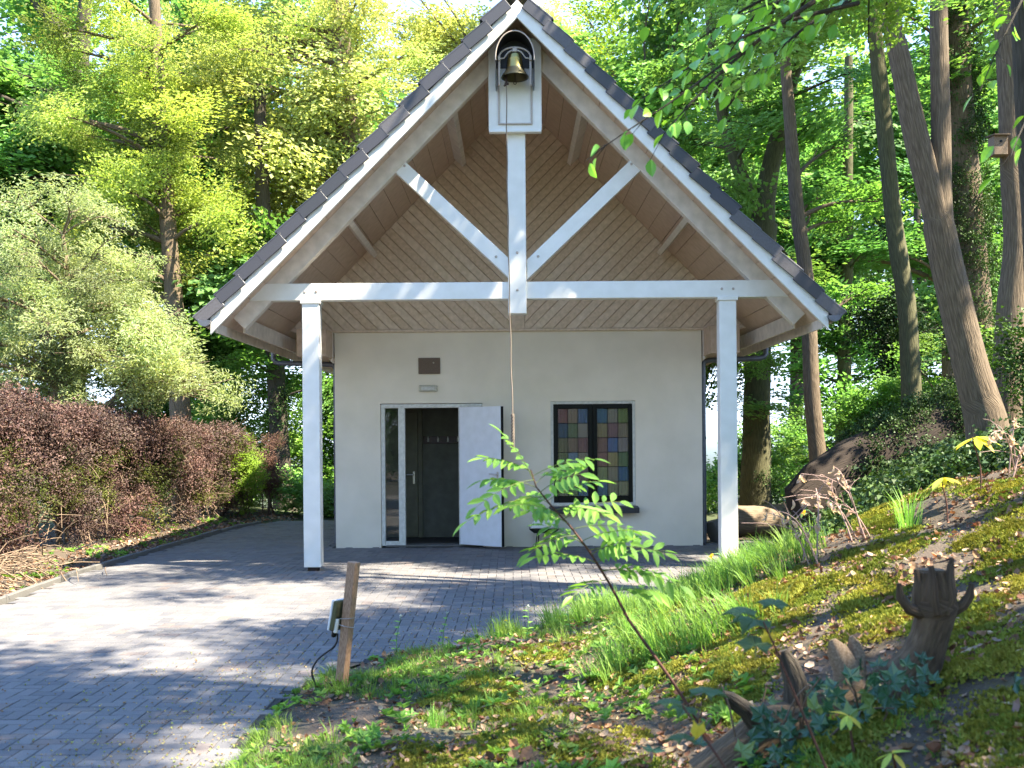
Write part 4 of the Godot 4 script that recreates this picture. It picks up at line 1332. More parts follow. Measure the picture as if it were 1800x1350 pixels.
func make_hedge() -> void:
	# clipped beech hedge still wearing its brown leaves
	var a := Vector3(-6.95, 0, -11.5)
	var e := Vector3(-5.9, 0, -22.6)
	var t := thing("beech_hedge", "long clipped hedge of brown-purple leaves along the left verge", "hedge", a)
	var twigs := Geo.new()
	var browns := []
	var greens := []
	for k in 560:
		var f := rng.randf()
		var p := a.lerp(e, f)
		var top := lerpf(2.14, 1.58, f) + 0.05 * sin(f * 40.0) - 0.22
		var y := top * pow(rng.randf(), 0.6) + 0.05
		if y < 0.55 and rng.randf() < 0.4: continue
		if rng.randf() < 0.3: y = top + rng.randfn(0, 0.04)
		var deep := rng.randf_range(-0.4, 0.4) if rng.randf() < 0.35 else 0.3 + rng.randfn(0, 0.07)
		var q := Vector3(p.x + deep, height(p.x, p.z) + y, p.z) - a
		var wide := rng.randf_range(0.2, 0.36)
		var green := noise2.get_noise_2d(f * 260.0, y * 30.0) > 0.12 and y < 1.45
		(greens if green else browns).append([q, Vector3(wide, wide, wide)])
	crown(t, "hedge", M.dry, browns, 1.0, Color(0.145, 0.092, 0.078), 0.3, "foliage")
	crown(t, "hedge", M.leaf, greens, 1.0, Color(0.13, 0.15, 0.04), 0.25, "foliage")
	for k in 800:
		var f := rng.randf()
		var p := a.lerp(e, f) + Vector3(rng.randf_range(-0.1, 0.3), 0, 0)
		p.y = height(p.x, p.z) + rng.randf_range(0.1, 1.6)
		var to := p + Vector3(rng.randf_range(0.1, 0.45), rng.randfn(0.12, 0.25), rng.randfn(0, 0.45))
		to.y = minf(to.y, height(p.x, p.z) + 1.95)
		twigs.tube(bend(p - a, to - a, rng.randfn(0, 0.1), 4, 0.12), taper(0.009, 0.003, 4), 4, 0, 0, false)
	part("twig_tangle", twigs.mesh(), M.twig_pale, t).set_meta("kind", "stuff")
	for k in 26:
		var f := (k + rng.randf() * 0.6) / 26.0
		var p := a.lerp(e, f)
		p.y = height(p.x, p.z) - 0.1
		var g := Geo.new()
		var r := rng.randf_range(0.02, 0.06)
		g.tube(bend(p - a, p - a + Vector3(rng.randfn(0, 0.12), 1.7, rng.randfn(0, 0.15)), 0.0, 6, 0.06), taper(r, r * 0.4, 6), 8, 0.08, k)
		part("stem", g.mesh(), M.bark, t)
	for q in [[-6.72, -13.4, 0.12], [-6.95, -13.1, 0.09]]:
		var g := Geo.new()
		var y := height(q[0], q[1])
		g.tube([Vector3(q[0], y - 0.1, q[1]) - a, Vector3(q[0] + 0.02, y + 0.7, q[1]) - a, Vector3(q[0] - 0.04, y + 1.5, q[1]) - a], [q[2], q[2] * 0.85, q[2] * 0.7], 12, 0.08, 3.0)
		part("stem", g.mesh(), M.bark, t)
	bush("green_shrub", "yellow-green shrub squeezed into the far end of the brown hedge", "shrub", Vector3(-5.35, 0.95, -21.7), Vector3(0.45, 0.85, 0.45), 18, "beech", 46, Color(0.22, 0.34, 0.04), M.leaf, Vector2(0.2, 0.35))
	bush("brown_shrub", "rounded brown clipped shrub ending the hedge", "shrub", Vector3(-5.2, 0.85, -22.9), Vector3(0.4, 0.8, 0.45), 22, "hedge", 90, Color(0.16, 0.095, 0.07), M.dry, Vector2(0.2, 0.32))
	# heap of cut twigs at the hedge foot
	var heap := thing("twig_heap", "heap of dry cut twigs at the hedge foot on the left", "brushwood", on_ground(-6.1, -12.6))
	var hg := Geo.new()
	for k in 150:
		var p := Vector3(rng.randfn(0, 0.35), rng.randf_range(0.0, 0.22), rng.randfn(0, 0.7))
		var q := p + Vector3(rng.randf_range(0.1, 0.5), rng.randfn(-0.04, 0.1), rng.randfn(0, 0.3))
		hg.tube(bend(p, q, rng.randfn(0.05, 0.06), 4, 0.1), taper(0.009, 0.004, 4), 4, 0, 0, false)
	part("twig_tangle", hg.mesh(), M.twig_pale, heap).set_meta("kind", "stuff")
	# undergrowth
	var low := "undergrowth behind the house"
	bush("field_shrub", "bright green low growth left of the house behind the paving end", "shrub", Vector3(-3.9, 0.35, -23.4), Vector3(1.5, 0.5, 0.7), 22, "maple", 26, Color(0.211, 0.389, 0.11), M.leaf, Vector2(0.25, 0.45), low)
	bush("field_shrub", "sunlit green thicket beyond the log right of the house", "shrub", Vector3(5.2, 0.6, -25.5), Vector3(2.6, 0.9, 0.8), 34, "maple", 22, Color(0.259, 0.441, 0.12), M.leaf, Vector2(0.3, 0.55), low)
	bush("field_shrub", "pale green brambles in the gap between house and right post", "shrub", Vector3(3.5, 0.5, -23.5), Vector3(0.9, 0.7, 0.7), 18, "maple", 26, Color(0.275, 0.467, 0.12), M.leaf, Vector2(0.25, 0.45), low)
	bush("field_shrub", "shady saplings growing along the bank crest", "shrub", Vector3(5.7, 2.1, -17.6), Vector3(1.0, 0.8, 0.8), 16, "maple", 26, Color(0.194, 0.363, 0.1), M.leaf, Vector2(0.25, 0.45), low)
	bush("field_shrub", "lit leafy growth at the foot of the slim wavy trunk", "shrub", Vector3(7.4, 2.6, -16.8), Vector3(1.3, 0.9, 0.8), 18, "maple", 26, Color(0.227, 0.389, 0.1), M.leaf, Vector2(0.25, 0.45), low)
	bush("field_shrub", "green bank growth beside the leaning beech at the right edge", "shrub", Vector3(5.7, 2.35, -11.6), Vector3(0.9, 0.5, 0.7), 14, "ivy", 60, Color(0.07, 0.13, 0.03), M.gloss_leaf, Vector2(0.2, 0.4), low)
	bush("field_shrub", "tall green thicket between the hedge end and the left post", "shrub", Vector3(-4.6, 1.2, -28.0), Vector3(2.2, 1.8, 0.8), 40, "maple", 26, Color(0.211, 0.389, 0.11), M.leaf, Vector2(0.4, 0.7), low)
	bush("field_shrub", "green thicket far behind the hedge", "shrub", Vector3(-10.0, 1.4, -29.0), Vector3(4.0, 1.8, 0.8), 50, "maple", 26, Color(0.194, 0.363, 0.11), M.leaf, Vector2(0.5, 0.8), low)
	bush("field_shrub", "light green thicket far right behind the bank", "shrub", Vector3(9.5, 1.2, -30.0), Vector3(4.0, 1.6, 0.8), 46, "maple", 26, Color(0.227, 0.402, 0.12), M.leaf, Vector2(0.5, 0.8), low)
	var rear := "thickets behind the viewpoint"
	bush("field_shrub", "leafy thicket behind the viewpoint on the hedge side", "shrub", Vector3(-8.0, 1.5, 8.0), Vector3(3.4, 1.7, 0.9), 44, "maple", 26, LIME, M.leaf, Vector2(0.5, 0.8), rear)
	bush("field_shrub", "leafy thicket straight behind the viewpoint", "shrub", Vector3(-3.0, 1.3, 11.0), Vector3(3.4, 1.7, 0.9), 44, "maple", 26, MAPLE, M.leaf, Vector2(0.5, 0.8), rear)
	bush("field_shrub", "leafy thicket behind the viewpoint on the bank side", "shrub", Vector3(3.6, 1.6, 9.0), Vector3(3.0, 1.7, 0.9), 40, "maple", 26, LIME, M.leaf, Vector2(0.5, 0.8), rear)
	bush("field_shrub", "green growth closing the gap right behind the hedge end", "shrub", Vector3(-6.6, 1.6, -26.6), Vector3(1.9, 1.9, 0.7), 36, "maple", 26, LIME, M.leaf, Vector2(0.4, 0.7), low)

# ---------------------------------------------------------------- the bank and what grows on it
func lay(x: float, z: float, lift := 0.0, tilt := 0.3) -> Transform3D:
	var up := spread(slope_up(x, z), tilt)
	var side := up.cross(spread(Vector3.RIGHT, 0.8)).normalized()
	return Transform3D(Basis(side, up, side.cross(up)).rotated(up, rng.randf() * TAU), Vector3(x, height(x, z) + lift, z))

func tuft(count: int, tall: float, wide: float, spread_: float) -> ArrayMesh:
	var g := Geo.new()
	for k in count:
		var f := rng.randf_range(0.75, 1.25)
		g.ink = Color(f, f, f)
		var a := rng.randf() * TAU
		var out := Vector3(cos(a), 0, sin(a))
		var p := out * rng.randf() * spread_ * 0.4
		var h := tall * rng.randf_range(0.5, 1.1)
		var side := out.cross(Vector3.UP) * wide * 0.5
		var lean := rng.randf_range(0.15, 0.75) * h
		var m := p + Vector3.UP * h * 0.6 + out * lean * 0.35
		var tip := p + Vector3.UP * h * 0.92 + out * lean
		g.quad(p - side, p + side, m + side * 0.8, m - side * 0.8)
		g.tri(m - side * 0.8, m + side * 0.8, tip)
	return g.mesh()

func rosette(count: int, long: float, wide: float, rise: float) -> ArrayMesh:
	var g := Geo.new()
	for k in count:
		var f := rng.randf_range(0.75, 1.25)
		g.ink = Color(f, f, f)
		var a := TAU * k / count + rng.randfn(0, 0.3)
		var out := Vector3(cos(a), rise * rng.randf_range(0.4, 1.4), sin(a)).normalized()
		leaf(g, Vector3(0, rng.randf() * 0.02, 0), out, spread(Vector3.UP, 0.25), long * rng.randf_range(0.6, 1.1), wide, 0.2, 1)
	return g.mesh()

func curled_leaf(long: float, wide: float, curl: float) -> ArrayMesh:
	var g := Geo.new()
	for s in [-1.0, 1.0]:
		for k in 4:
			var f0 := k / 4.0
			var f1 := (k + 1) / 4.0
			var w0 := wide * 0.5 * sin(PI * pow(f0, 0.8)) * (1.0 + 0.2 * sin(k * 9.0))
			var w1 := wide * 0.5 * sin(PI * pow(f1, 0.8)) * (1.0 + 0.2 * sin((k + 1) * 9.0)) if k < 3 else 0.0
			var y0 := curl * long * (f0 - 0.5) * (f0 - 0.5) * 2.0
			var y1 := curl * long * (f1 - 0.5) * (f1 - 0.5) * 2.0
			var m0 := Vector3((f0 - 0.5) * long, y0, 0)
			var m1 := Vector3((f1 - 0.5) * long, y1, 0)
			var e0 := m0 + Vector3(0, curl * w0 * 0.9, s * w0)
			var e1 := m1 + Vector3(0, curl * w1 * 0.9, s * w1)
			if s > 0: g.quad(m0, e0, e1, m1)
			else: g.quad(m0, m1, e1, e0)
	return g.mesh()

func scatter(count: int, d0: float, d1: float, e0: float, e1: float, keep: Callable) -> Array:
	var out := []
	for k in count:
		var d := d0 + (d1 - d0) * pow(rng.randf(), 1.7)
		var x := curve(EDGE, d) + rng.randf_range(e0, e1)
		if absf(x) > d * 0.64 + 0.8: continue
		if keep.call(x, -d): out.append(Vector2(x, -d))
	return out

func stuff(o: Node, label: String, category: String) -> void:
	o.set_meta("kind", "stuff")
	tag(o, label, category)

func shade_of(c: Color, vary: float) -> Color:
	var f := maxf(0.3, 1.0 + rng.randfn(0, vary))
	return Color(c.r * f, c.g * f * rng.randf_range(0.92, 1.08), c.b * f)

func cover(called: String, label: String, category: String, meshes: Array, m: Material, spots: Array, tones: Array, lift: float, tilt: float, size: Vector2, vary := 0.2) -> void:
	var n := meshes.size()
	for w in n:
		var list := []
		var cols := []
		for k in range(w, spots.size(), n):
			var p: Vector2 = spots[k]
			var t := lay(p.x, p.y, lift * rng.randf_range(0.2, 1.0), tilt)
			t.basis = t.basis.scaled(Vector3.ONE * rng.randf_range(size.x, size.y))
			list.append(t)
			cols.append(shade_of(tones[rng.randi() % tones.size()], vary))
		if list.size():
			var o := many(numbered(called), meshes[w], m, self, list, cols)
			stuff(o, label, category)

func make_floor() -> void:
	# dry leaves
	var dry := [curled_leaf(0.075, 0.045, 0.5), curled_leaf(0.06, 0.05, 0.9), curled_leaf(0.09, 0.05, 0.3)]
	var brown := [Color(0.22, 0.125, 0.07), Color(0.3, 0.19, 0.115), Color(0.16, 0.085, 0.052), Color(0.34, 0.25, 0.17), Color(0.2, 0.15, 0.115)]
	var s := scatter(20000, 2.6, 16.0, 0.15, 6.0, func(x, z): return noise.get_noise_2d(x * 20.0, z * 20.0 + 50.0) > -0.05 - 0.25 * rng.randf())
	cover("fallen_leaves", "dry brown fallen leaves strewn over the bank", "leaves", dry, M.dry, s, brown, 0.025, 0.4, Vector2(0.35, 0.9), 0.35)
	s = scatter(19000, 2.6, 13.0, 0.1, 6.0, func(_x, _z): return true)
	cover("leaf_crumbs", "small broken leaf bits covering the soil of the bank", "leaves", dry, M.dry, s, brown, 0.012, 0.35, Vector2(0.15, 0.42), 0.35)
	# leaf litter along the hedge
	s = []
	for k in 2600:
		var d := rng.randf_range(10.0, 23.0)
		s.append(Vector2(curve(LEFT, d) - absf(rng.randfn(0, 0.75)) + 0.06, -d))
	cover("hedge_litter", "dry leaf litter along the kerb below the hedge", "leaves", dry, M.dry, s, brown, 0.02, 0.4, Vector2(0.5, 1.0), 0.25)
	# bud scales and bits lying on the pavers
	s = []
	for k in 2600:
		var d := 5.0 + 9.0 * pow(rng.randf(), 1.6)
		var x := curve(EDGE, d) - absf(rng.randfn(0, 0.9)) - 0.02
		if paved(x, -d): s.append(Vector2(x, -d))
	var list := []
	var cols := []
	for p in s:
		list.append(Transform3D(Basis.from_euler(Vector3(rng.randfn(0, 0.3), rng.randf() * TAU, rng.randfn(0, 0.3))).scaled(Vector3.ONE * rng.randf_range(0.12, 0.32)), Vector3(p.x, 0.003, p.y)))
		cols.append(shade_of([Color(0.4, 0.33, 0.15), Color(0.3, 0.2, 0.1), Color(0.3, 0.33, 0.1)][rng.randi() % 3], 0.2))
	stuff(many("bud_scales", dry[1], M.dry, self, list, cols), "tiny fallen bud scales scattered on the pavers", "debris")
	# moss cushions
	var cushion := func(n: int, wide: float) -> ArrayMesh:
		var g := Geo.new()
		for k in n:
			var f := rng.randf_range(0.7, 1.3)
			g.ink = Color(f, f, f * 0.8)
			var p := Vector3(rng.randfn(), 0, rng.randfn()) * wide * 0.45
			var lump := 0.5 + 0.5 * sin(p.x * 60.0) * cos(p.z * 55.0)
			var h := 0.008 + 0.02 * lump * exp(-p.length_squared() / (wide * wide) * 1.2)
			var a := rng.randf() * TAU
			var o := Vector3(cos(a), 0, sin(a)) * 0.007
			var up := Vector3(rng.randfn() * 0.006, h, rng.randfn() * 0.006)
			var q := p + Vector3.UP * h * 0.3
			g.tri(q - o, q + o, q + up)
			g.tri(q - o.cross(Vector3.UP), q + o.cross(Vector3.UP), q + up)
		return g.mesh()
	var cush := [cushion.call(420, 0.14), cushion.call(380, 0.12), cushion.call(420, 0.15)]
	s = scatter(7600, 2.6, 12.0, 0.9, 5.2, func(x, z): return mossy(x, z) > 0.35 + 0.3 * rng.randf())
	cover("moss", "yellow-green moss cushions carpeting the bank", "moss", cush, M.moss, s, [Color(0.26, 0.27, 0.05), Color(0.2, 0.24, 0.045), Color(0.32, 0.31, 0.06)], 0.0, 0.06, Vector2(0.7, 1.3), 0.15)
	# grass
	var tufts := [tuft(16, 0.08, 0.0035, 0.1), tuft(18, 0.055, 0.0035, 0.11), tuft(12, 0.11, 0.004, 0.1)]
	s = scatter(9500, 3.4, 17.0, 0.0, 3.0, func(x, z): return noise.get_noise_2d(x * 16.0 + 90.0, z * 16.0) > 0.02 + 0.25 * rng.randf() - (0.25 if x - curve(EDGE, -z) < 0.7 else 0.0) + 0.12 * (x - curve(EDGE, -z)))
	cover("grass", "fresh short grass growing along the paving edge", "grass", tufts, M.leaf, s, [Color(0.2, 0.34, 0.06), Color(0.26, 0.38, 0.08), Color(0.15, 0.28, 0.05)], 0.0, 0.15, Vector2(0.6, 1.2), 0.18)
	# low weeds
	var weeds := [rosette(7, 0.05, 0.024, 0.5), rosette(9, 0.042, 0.02, 0.7), rosette(6, 0.07, 0.028, 0.6)]
	s = scatter(3000, 3.6, 16.0, 0.0, 2.6, func(x, z): return noise2.get_noise_2d(x * 12.0, z * 12.0 + 70.0) > -0.12 + 0.2 * rng.randf())
	cover("weeds", "small broad-leaved weeds among the grass", "weeds", weeds, M.leaf, s, [Color(0.17, 0.33, 0.06), Color(0.24, 0.38, 0.07), Color(0.12, 0.25, 0.06)], 0.02, 0.25, Vector2(0.6, 1.3), 0.18)
	s = []
	for k in 900:
		var d := rng.randf_range(9.0, 23.0)
		s.append(Vector2(curve(LEFT, d) - rng.randf_range(0.0, 1.0), -d))
	cover("verge_weeds", "sparse green weeds on the hedge verge", "weeds", weeds, M.leaf, s.filter(func(p): return noise2.get_noise_2d(p.x * 15.0, p.y * 15.0) > 0.05), [Color(0.17, 0.33, 0.06), Color(0.22, 0.35, 0.06)], 0.02, 0.25, Vector2(0.7, 1.4))
	var high := [tuft(16, 0.24, 0.006, 0.14), tuft(14, 0.19, 0.006, 0.14)]
	s = []
	for k in 2600:
		var d := rng.randf_range(8.6, 14.6)
		var x := curve(EDGE, d) + absf(rng.randfn(0, 0.75))
		if noise2.get_noise_2d(x * 11.0, -d * 11.0 + 20.0) > -0.2 + 0.3 * rng.randf(): s.append(Vector2(x, -d))
	# a lush strip running up along the bank towards the right post
	for k in 1500:
		var d := rng.randf_range(6.2, 12.0)
		var x := curve([[6.0, 1.0], [8.0, 1.75], [10.0, 2.4], [12.0, 3.0]], d) + rng.randfn(0, 0.3)
		if noise2.get_noise_2d(x * 13.0, -d * 13.0 + 60.0) > -0.12 + 0.25 * rng.randf(): s.append(Vector2(x, -d))
	cover("tall_grass", "taller fresh grass along the foot of the bank by the right post", "grass", high, M.leaf, s, [Color(0.18, 0.34, 0.07), Color(0.25, 0.4, 0.09)], 0.0, 0.15, Vector2(0.5, 1.1), 0.18)
	s = scatter(220, 2.6, 5.0, 1.2, 4.6, func(_x, _z): return true)
	cover("large_leaves", "large curled dead leaves round the near stump", "leaves", dry, M.dry, s, brown, 0.03, 0.5, Vector2(0.9, 1.3), 0.3)
	# ivy carpet on the upper bank
	s = []
	for k in 3500:
		var d := rng.randf_range(8.2, 17.5)
		var x := curve(EDGE, d) + curve(VERGE, d) + rng.randf_range(0.15, 4.0)
		var y := height(x, -d)
		if x > d * 0.66: continue
		if d < 11.0 and y < 0.9 + noise2.get_noise_2d(x * 20.0, d * 20.0) * 0.4: continue
		if noise2.get_noise_2d(x * 14.0, d * 14.0) > 0.32: continue
		s.append(Vector2(x, -d))
	cover("ivy_carpet", "dark glossy ivy covering the upper bank", "ivy", C.ivy[1], M.gloss_leaf, s, [Color(0.05, 0.09, 0.03), Color(0.035, 0.075, 0.03), Color(0.08, 0.13, 0.04)], 0.03, 0.2, Vector2(0.55, 0.9), 0.25)
	make_logs()
	make_stump()
	make_rowan()
	make_plants()
	make_near_branch()

func make_logs() -> void:
	var g := Geo.new()
	var lg := thing("sawn_log", "lit rough-barked log with orange sawn end behind the right post", "log", Vector3(3.35, 0.0, -17.3))
	g.tube([Vector3(0.0, 0.27, 0.12), Vector3(0.4, 0.27, 0.05), Vector3(1.0, 0.27, -0.02), Vector3(1.8, 0.27, -0.1)], [0.26, 0.25, 0.255, 0.27], 22, 0.06, 2.0, false, 1.0)
	part("bark", g.mesh(), M.bark_pale, lg)
	var c := Geo.new()
	c.tube([Vector3(-0.004, 0.27, 0.121), Vector3(0.02, 0.27, 0.117)], [0.235, 0.235], 22, 0.04, 2.0)
	part("sawn_end", c.mesh(), M.cut, lg)
	var bl := thing("concrete_block", "grey concrete slab leaning at the house corner by the log", "block", Vector3(3.1, 0.0, -16.55))
	part("slab", xform_box(Transform3D(Basis(Vector3(0, 0, 1), 0.45) * Basis(Vector3.UP, 0.5), Vector3(0.0, 0.17, 0)), Vector3.ZERO, Vector3(0.12, 0.34, 0.3), 0.012), M.concrete, bl)
	var h := Geo.new()
	var ft := thing("fallen_trunk", "huge dark fallen trunk lying up the ivy bank right of the house", "trunk", Vector3(3.95, 0.22, -15.1))
	var line := [Vector3(-0.05, 0.42, 0.15), Vector3(0.3, 0.56, 0.1), Vector3(0.9, 0.88, 0.0), Vector3(1.6, 1.2, -0.1), Vector3(2.4, 1.5, -0.2), Vector3(3.2, 1.7, -0.3)]
	h.tube(line, [0.26, 0.47, 0.52, 0.5, 0.45, 0.38], 30, 0.14, 5.0, true, 1.0)
	part("bark", h.mesh(), M.bark_fallen, ft)
	var wraps := []
	for k in 130:
		var f := 1.9 + rng.randf() * 3.0
		var i := mini(int(f), 4)
		var p: Vector3 = (line[i] as Vector3).lerp(line[i + 1], f - i)
		var a := rng.randf_range(-0.9, 2.6)
		var wide := rng.randf_range(0.12, 0.25)
		wraps.append([p + Vector3(-0.1, sin(a) * 0.48, cos(a) * 0.48), Vector3(wide, wide, wide)])
	crown(ft, "ivy", M.gloss_leaf, wraps, 1.0, Color(0.055, 0.095, 0.03), 0.3, "ivy")

func make_stump() -> void:
	# cut beech coppice: an upright neck rising from a lying root
	var p := Vector3(1.62, height(1.62, -4.4), -4.4)
	var st := thing("coppiced_stump", "dark cut stump with curved root and stubby shoots on the near bank", "stump", p)
	st.scale = Vector3.ONE * 1.17
	var g := Geo.new()
	g.tube([Vector3(-0.72, -0.3, 0.06), Vector3(-0.5, -0.13, 0.05), Vector3(-0.3, -0.07, 0.03), Vector3(-0.14, -0.03, 0.0), Vector3(-0.03, 0.04, 0.0), Vector3(0.035, 0.13, 0.0), Vector3(0.06, 0.2, 0.0), Vector3(0.078, 0.265, 0.0), Vector3(0.08, 0.305, 0.0), Vector3(0.075, 0.34, 0.0), Vector3(0.072, 0.385, 0.0), Vector3(0.07, 0.43, 0.0)], [0.095, 0.1, 0.092, 0.086, 0.078, 0.068, 0.063, 0.068, 0.082, 0.076, 0.066, 0.05], 36, 0.2, 4.0, true, 2.0)
	part("neck", g.mesh(), M.bark_stump, st)
	var top := Geo.new()
	top.tube([Vector3(0.07, 0.428, 0.0), Vector3(0.07, 0.436, 0.0)], [0.05, 0.046], 24, 0.2, 4.0)
	part("cut_face", top.mesh(), M.twig, st)
	for q in [[[0.02, 0.29, 0.04], [-0.025, 0.305, 0.05], [-0.055, 0.345, 0.05], [-0.06, 0.395, 0.05]], [[0.13, 0.295, 0.03], [0.165, 0.315, 0.04], [0.188, 0.35, 0.04], [0.195, 0.39, 0.04]], [[0.06, 0.29, 0.055], [0.048, 0.34, 0.066], [0.052, 0.4, 0.06], [0.05, 0.455, 0.052]], [[0.1, 0.29, 0.05], [0.115, 0.34, 0.058], [0.112, 0.4, 0.05], [0.118, 0.46, 0.042]], [[0.03, 0.29, 0.04], [0.012, 0.34, 0.045], [0.014, 0.39, 0.036], [0.006, 0.44, 0.03]], [[0.12, 0.29, 0.01], [0.138, 0.35, 0.01], [0.136, 0.41, 0.0], [0.142, 0.475, 0.0]]]:
		var s := Geo.new()
		var pts: Array = q.map(func(k): return Vector3(k[0], k[1], k[2]))
		s.tube(pts, [0.022, 0.018, 0.015, 0.008], 11, 0.25, pts[0].x * 80.0)
		part("shoot", s.mesh(), M.bark_stump, st)
	for q in [[Vector3(-0.2, -0.02, 0.0), Vector3(-0.23, 0.1, 0.0), Vector3(-0.27, 0.19, -0.02), 0.05, M.twig_pale], [Vector3(-0.19, 0.02, 0.0), Vector3(-0.18, 0.14, -0.02), Vector3(-0.2, 0.2, -0.03), 0.03, M.twig_pale], [Vector3(-0.4, -0.08, 0.05), Vector3(-0.42, 0.07, 0.06), Vector3(-0.46, 0.17, 0.06), 0.045, M.bark_dark], [Vector3(-0.5, -0.15, 0.08), Vector3(-0.6, -0.02, 0.1), Vector3(-0.68, 0.04, 0.12), 0.035, M.bark_dark]]:
		var s := Geo.new()
		s.tube([q[0], (q[0] as Vector3).lerp(q[1], 0.5), q[1], (q[1] as Vector3).lerp(q[2], 0.6), q[2]], [q[3], q[3] * 0.95, q[3] * 0.8, q[3] * 0.7, q[3] * 0.25], 14, 0.28, q[3] * 90.0, true, 2.0)
		part("split_stub", s.mesh(), q[4], st)
	# ivy leaves round the root: single leaves
	var ivy := thing("ivy_plant", "ivy with single broad dark leaves growing over the near stump root", "ivy", p + Vector3(-0.45, -0.05, 0.18))
	var shape := lobed_leaf(0.075, 5, 0.55)
	for k in 105:
		var q := Vector3(rng.randfn(0.02, 0.21), 0, rng.randfn(0.04, 0.12))
		var w := p + Vector3(-0.45, 0, 0.18) + q
		q.y = height(w.x, w.z) - (p.y - 0.05) + rng.randf_range(0.01, 0.2)
		var b := Basis.looking_at(spread(Vector3(0.1, 0.6, 0.7), 0.45), Vector3.UP).rotated(Vector3.RIGHT, 0.0)
		var o := part("leaf", shape[k % 3], M.ivy_leaf if k % 9 else M.ivy_pale, ivy, Transform3D(b.scaled(Vector3.ONE * rng.randf_range(0.45, 0.95)).rotated(b.z, rng.randf() * TAU), q))
	for k in 14:
		var v := Geo.new()
		var a := Vector3(rng.randfn(0, 0.2), -0.05, rng.randfn(0.02, 0.08))
		v.tube(bend(a, a + Vector3(rng.randfn(0, 0.12), rng.randf_range(0.12, 0.25), rng.randfn(0, 0.06)), 0.1, 5, 0.1), taper(0.005, 0.003, 5), 5, 0, 0, false)
		part("vine", v.mesh(), M.twig, ivy)

# leaf with pointed lobes in its own plane (x right, y towards the tip, z out)
func lobed_leaf(size: float, lobes: int, cut: float) -> Array:
	var out := []
	for variant in 3:
		var g := Geo.new()
		var rim := []
		for k in lobes:
			var a := lerpf(-2.2, 2.2, k / float(lobes - 1))
			var reach := size * (1.0 if k == lobes / 2 else (0.85 if absf(a) < 1.6 else 0.55)) * (1.0 + rng.randfn(0, 0.05))
			if k > 0:
				var mid := a - 2.2 / (lobes - 1)
				rim.append(Vector3(sin(mid), cos(mid), 0) * size * cut + Vector3(0, 0, 0.04 * size))
			rim.append(Vector3(sin(a - 0.12), cos(a - 0.12), 0) * reach * 0.8 + Vector3(0, 0, -0.06 * size))
			rim.append(Vector3(sin(a), cos(a), 0) * reach + Vector3(0, 0, -0.2 * size))
			rim.append(Vector3(sin(a + 0.12), cos(a + 0.12), 0) * reach * 0.8 + Vector3(0, 0, -0.06 * size))
		for k in rim.size() - 1:
			g.tri(Vector3.ZERO, rim[k + 1], rim[k])
		g.tube([Vector3(0, 0, 0), Vector3(0, -size * 0.5, -size * 0.1)], [size * 0.02, size * 0.015], 4, 0, 0, false)
		out.append(g.mesh())
	return out

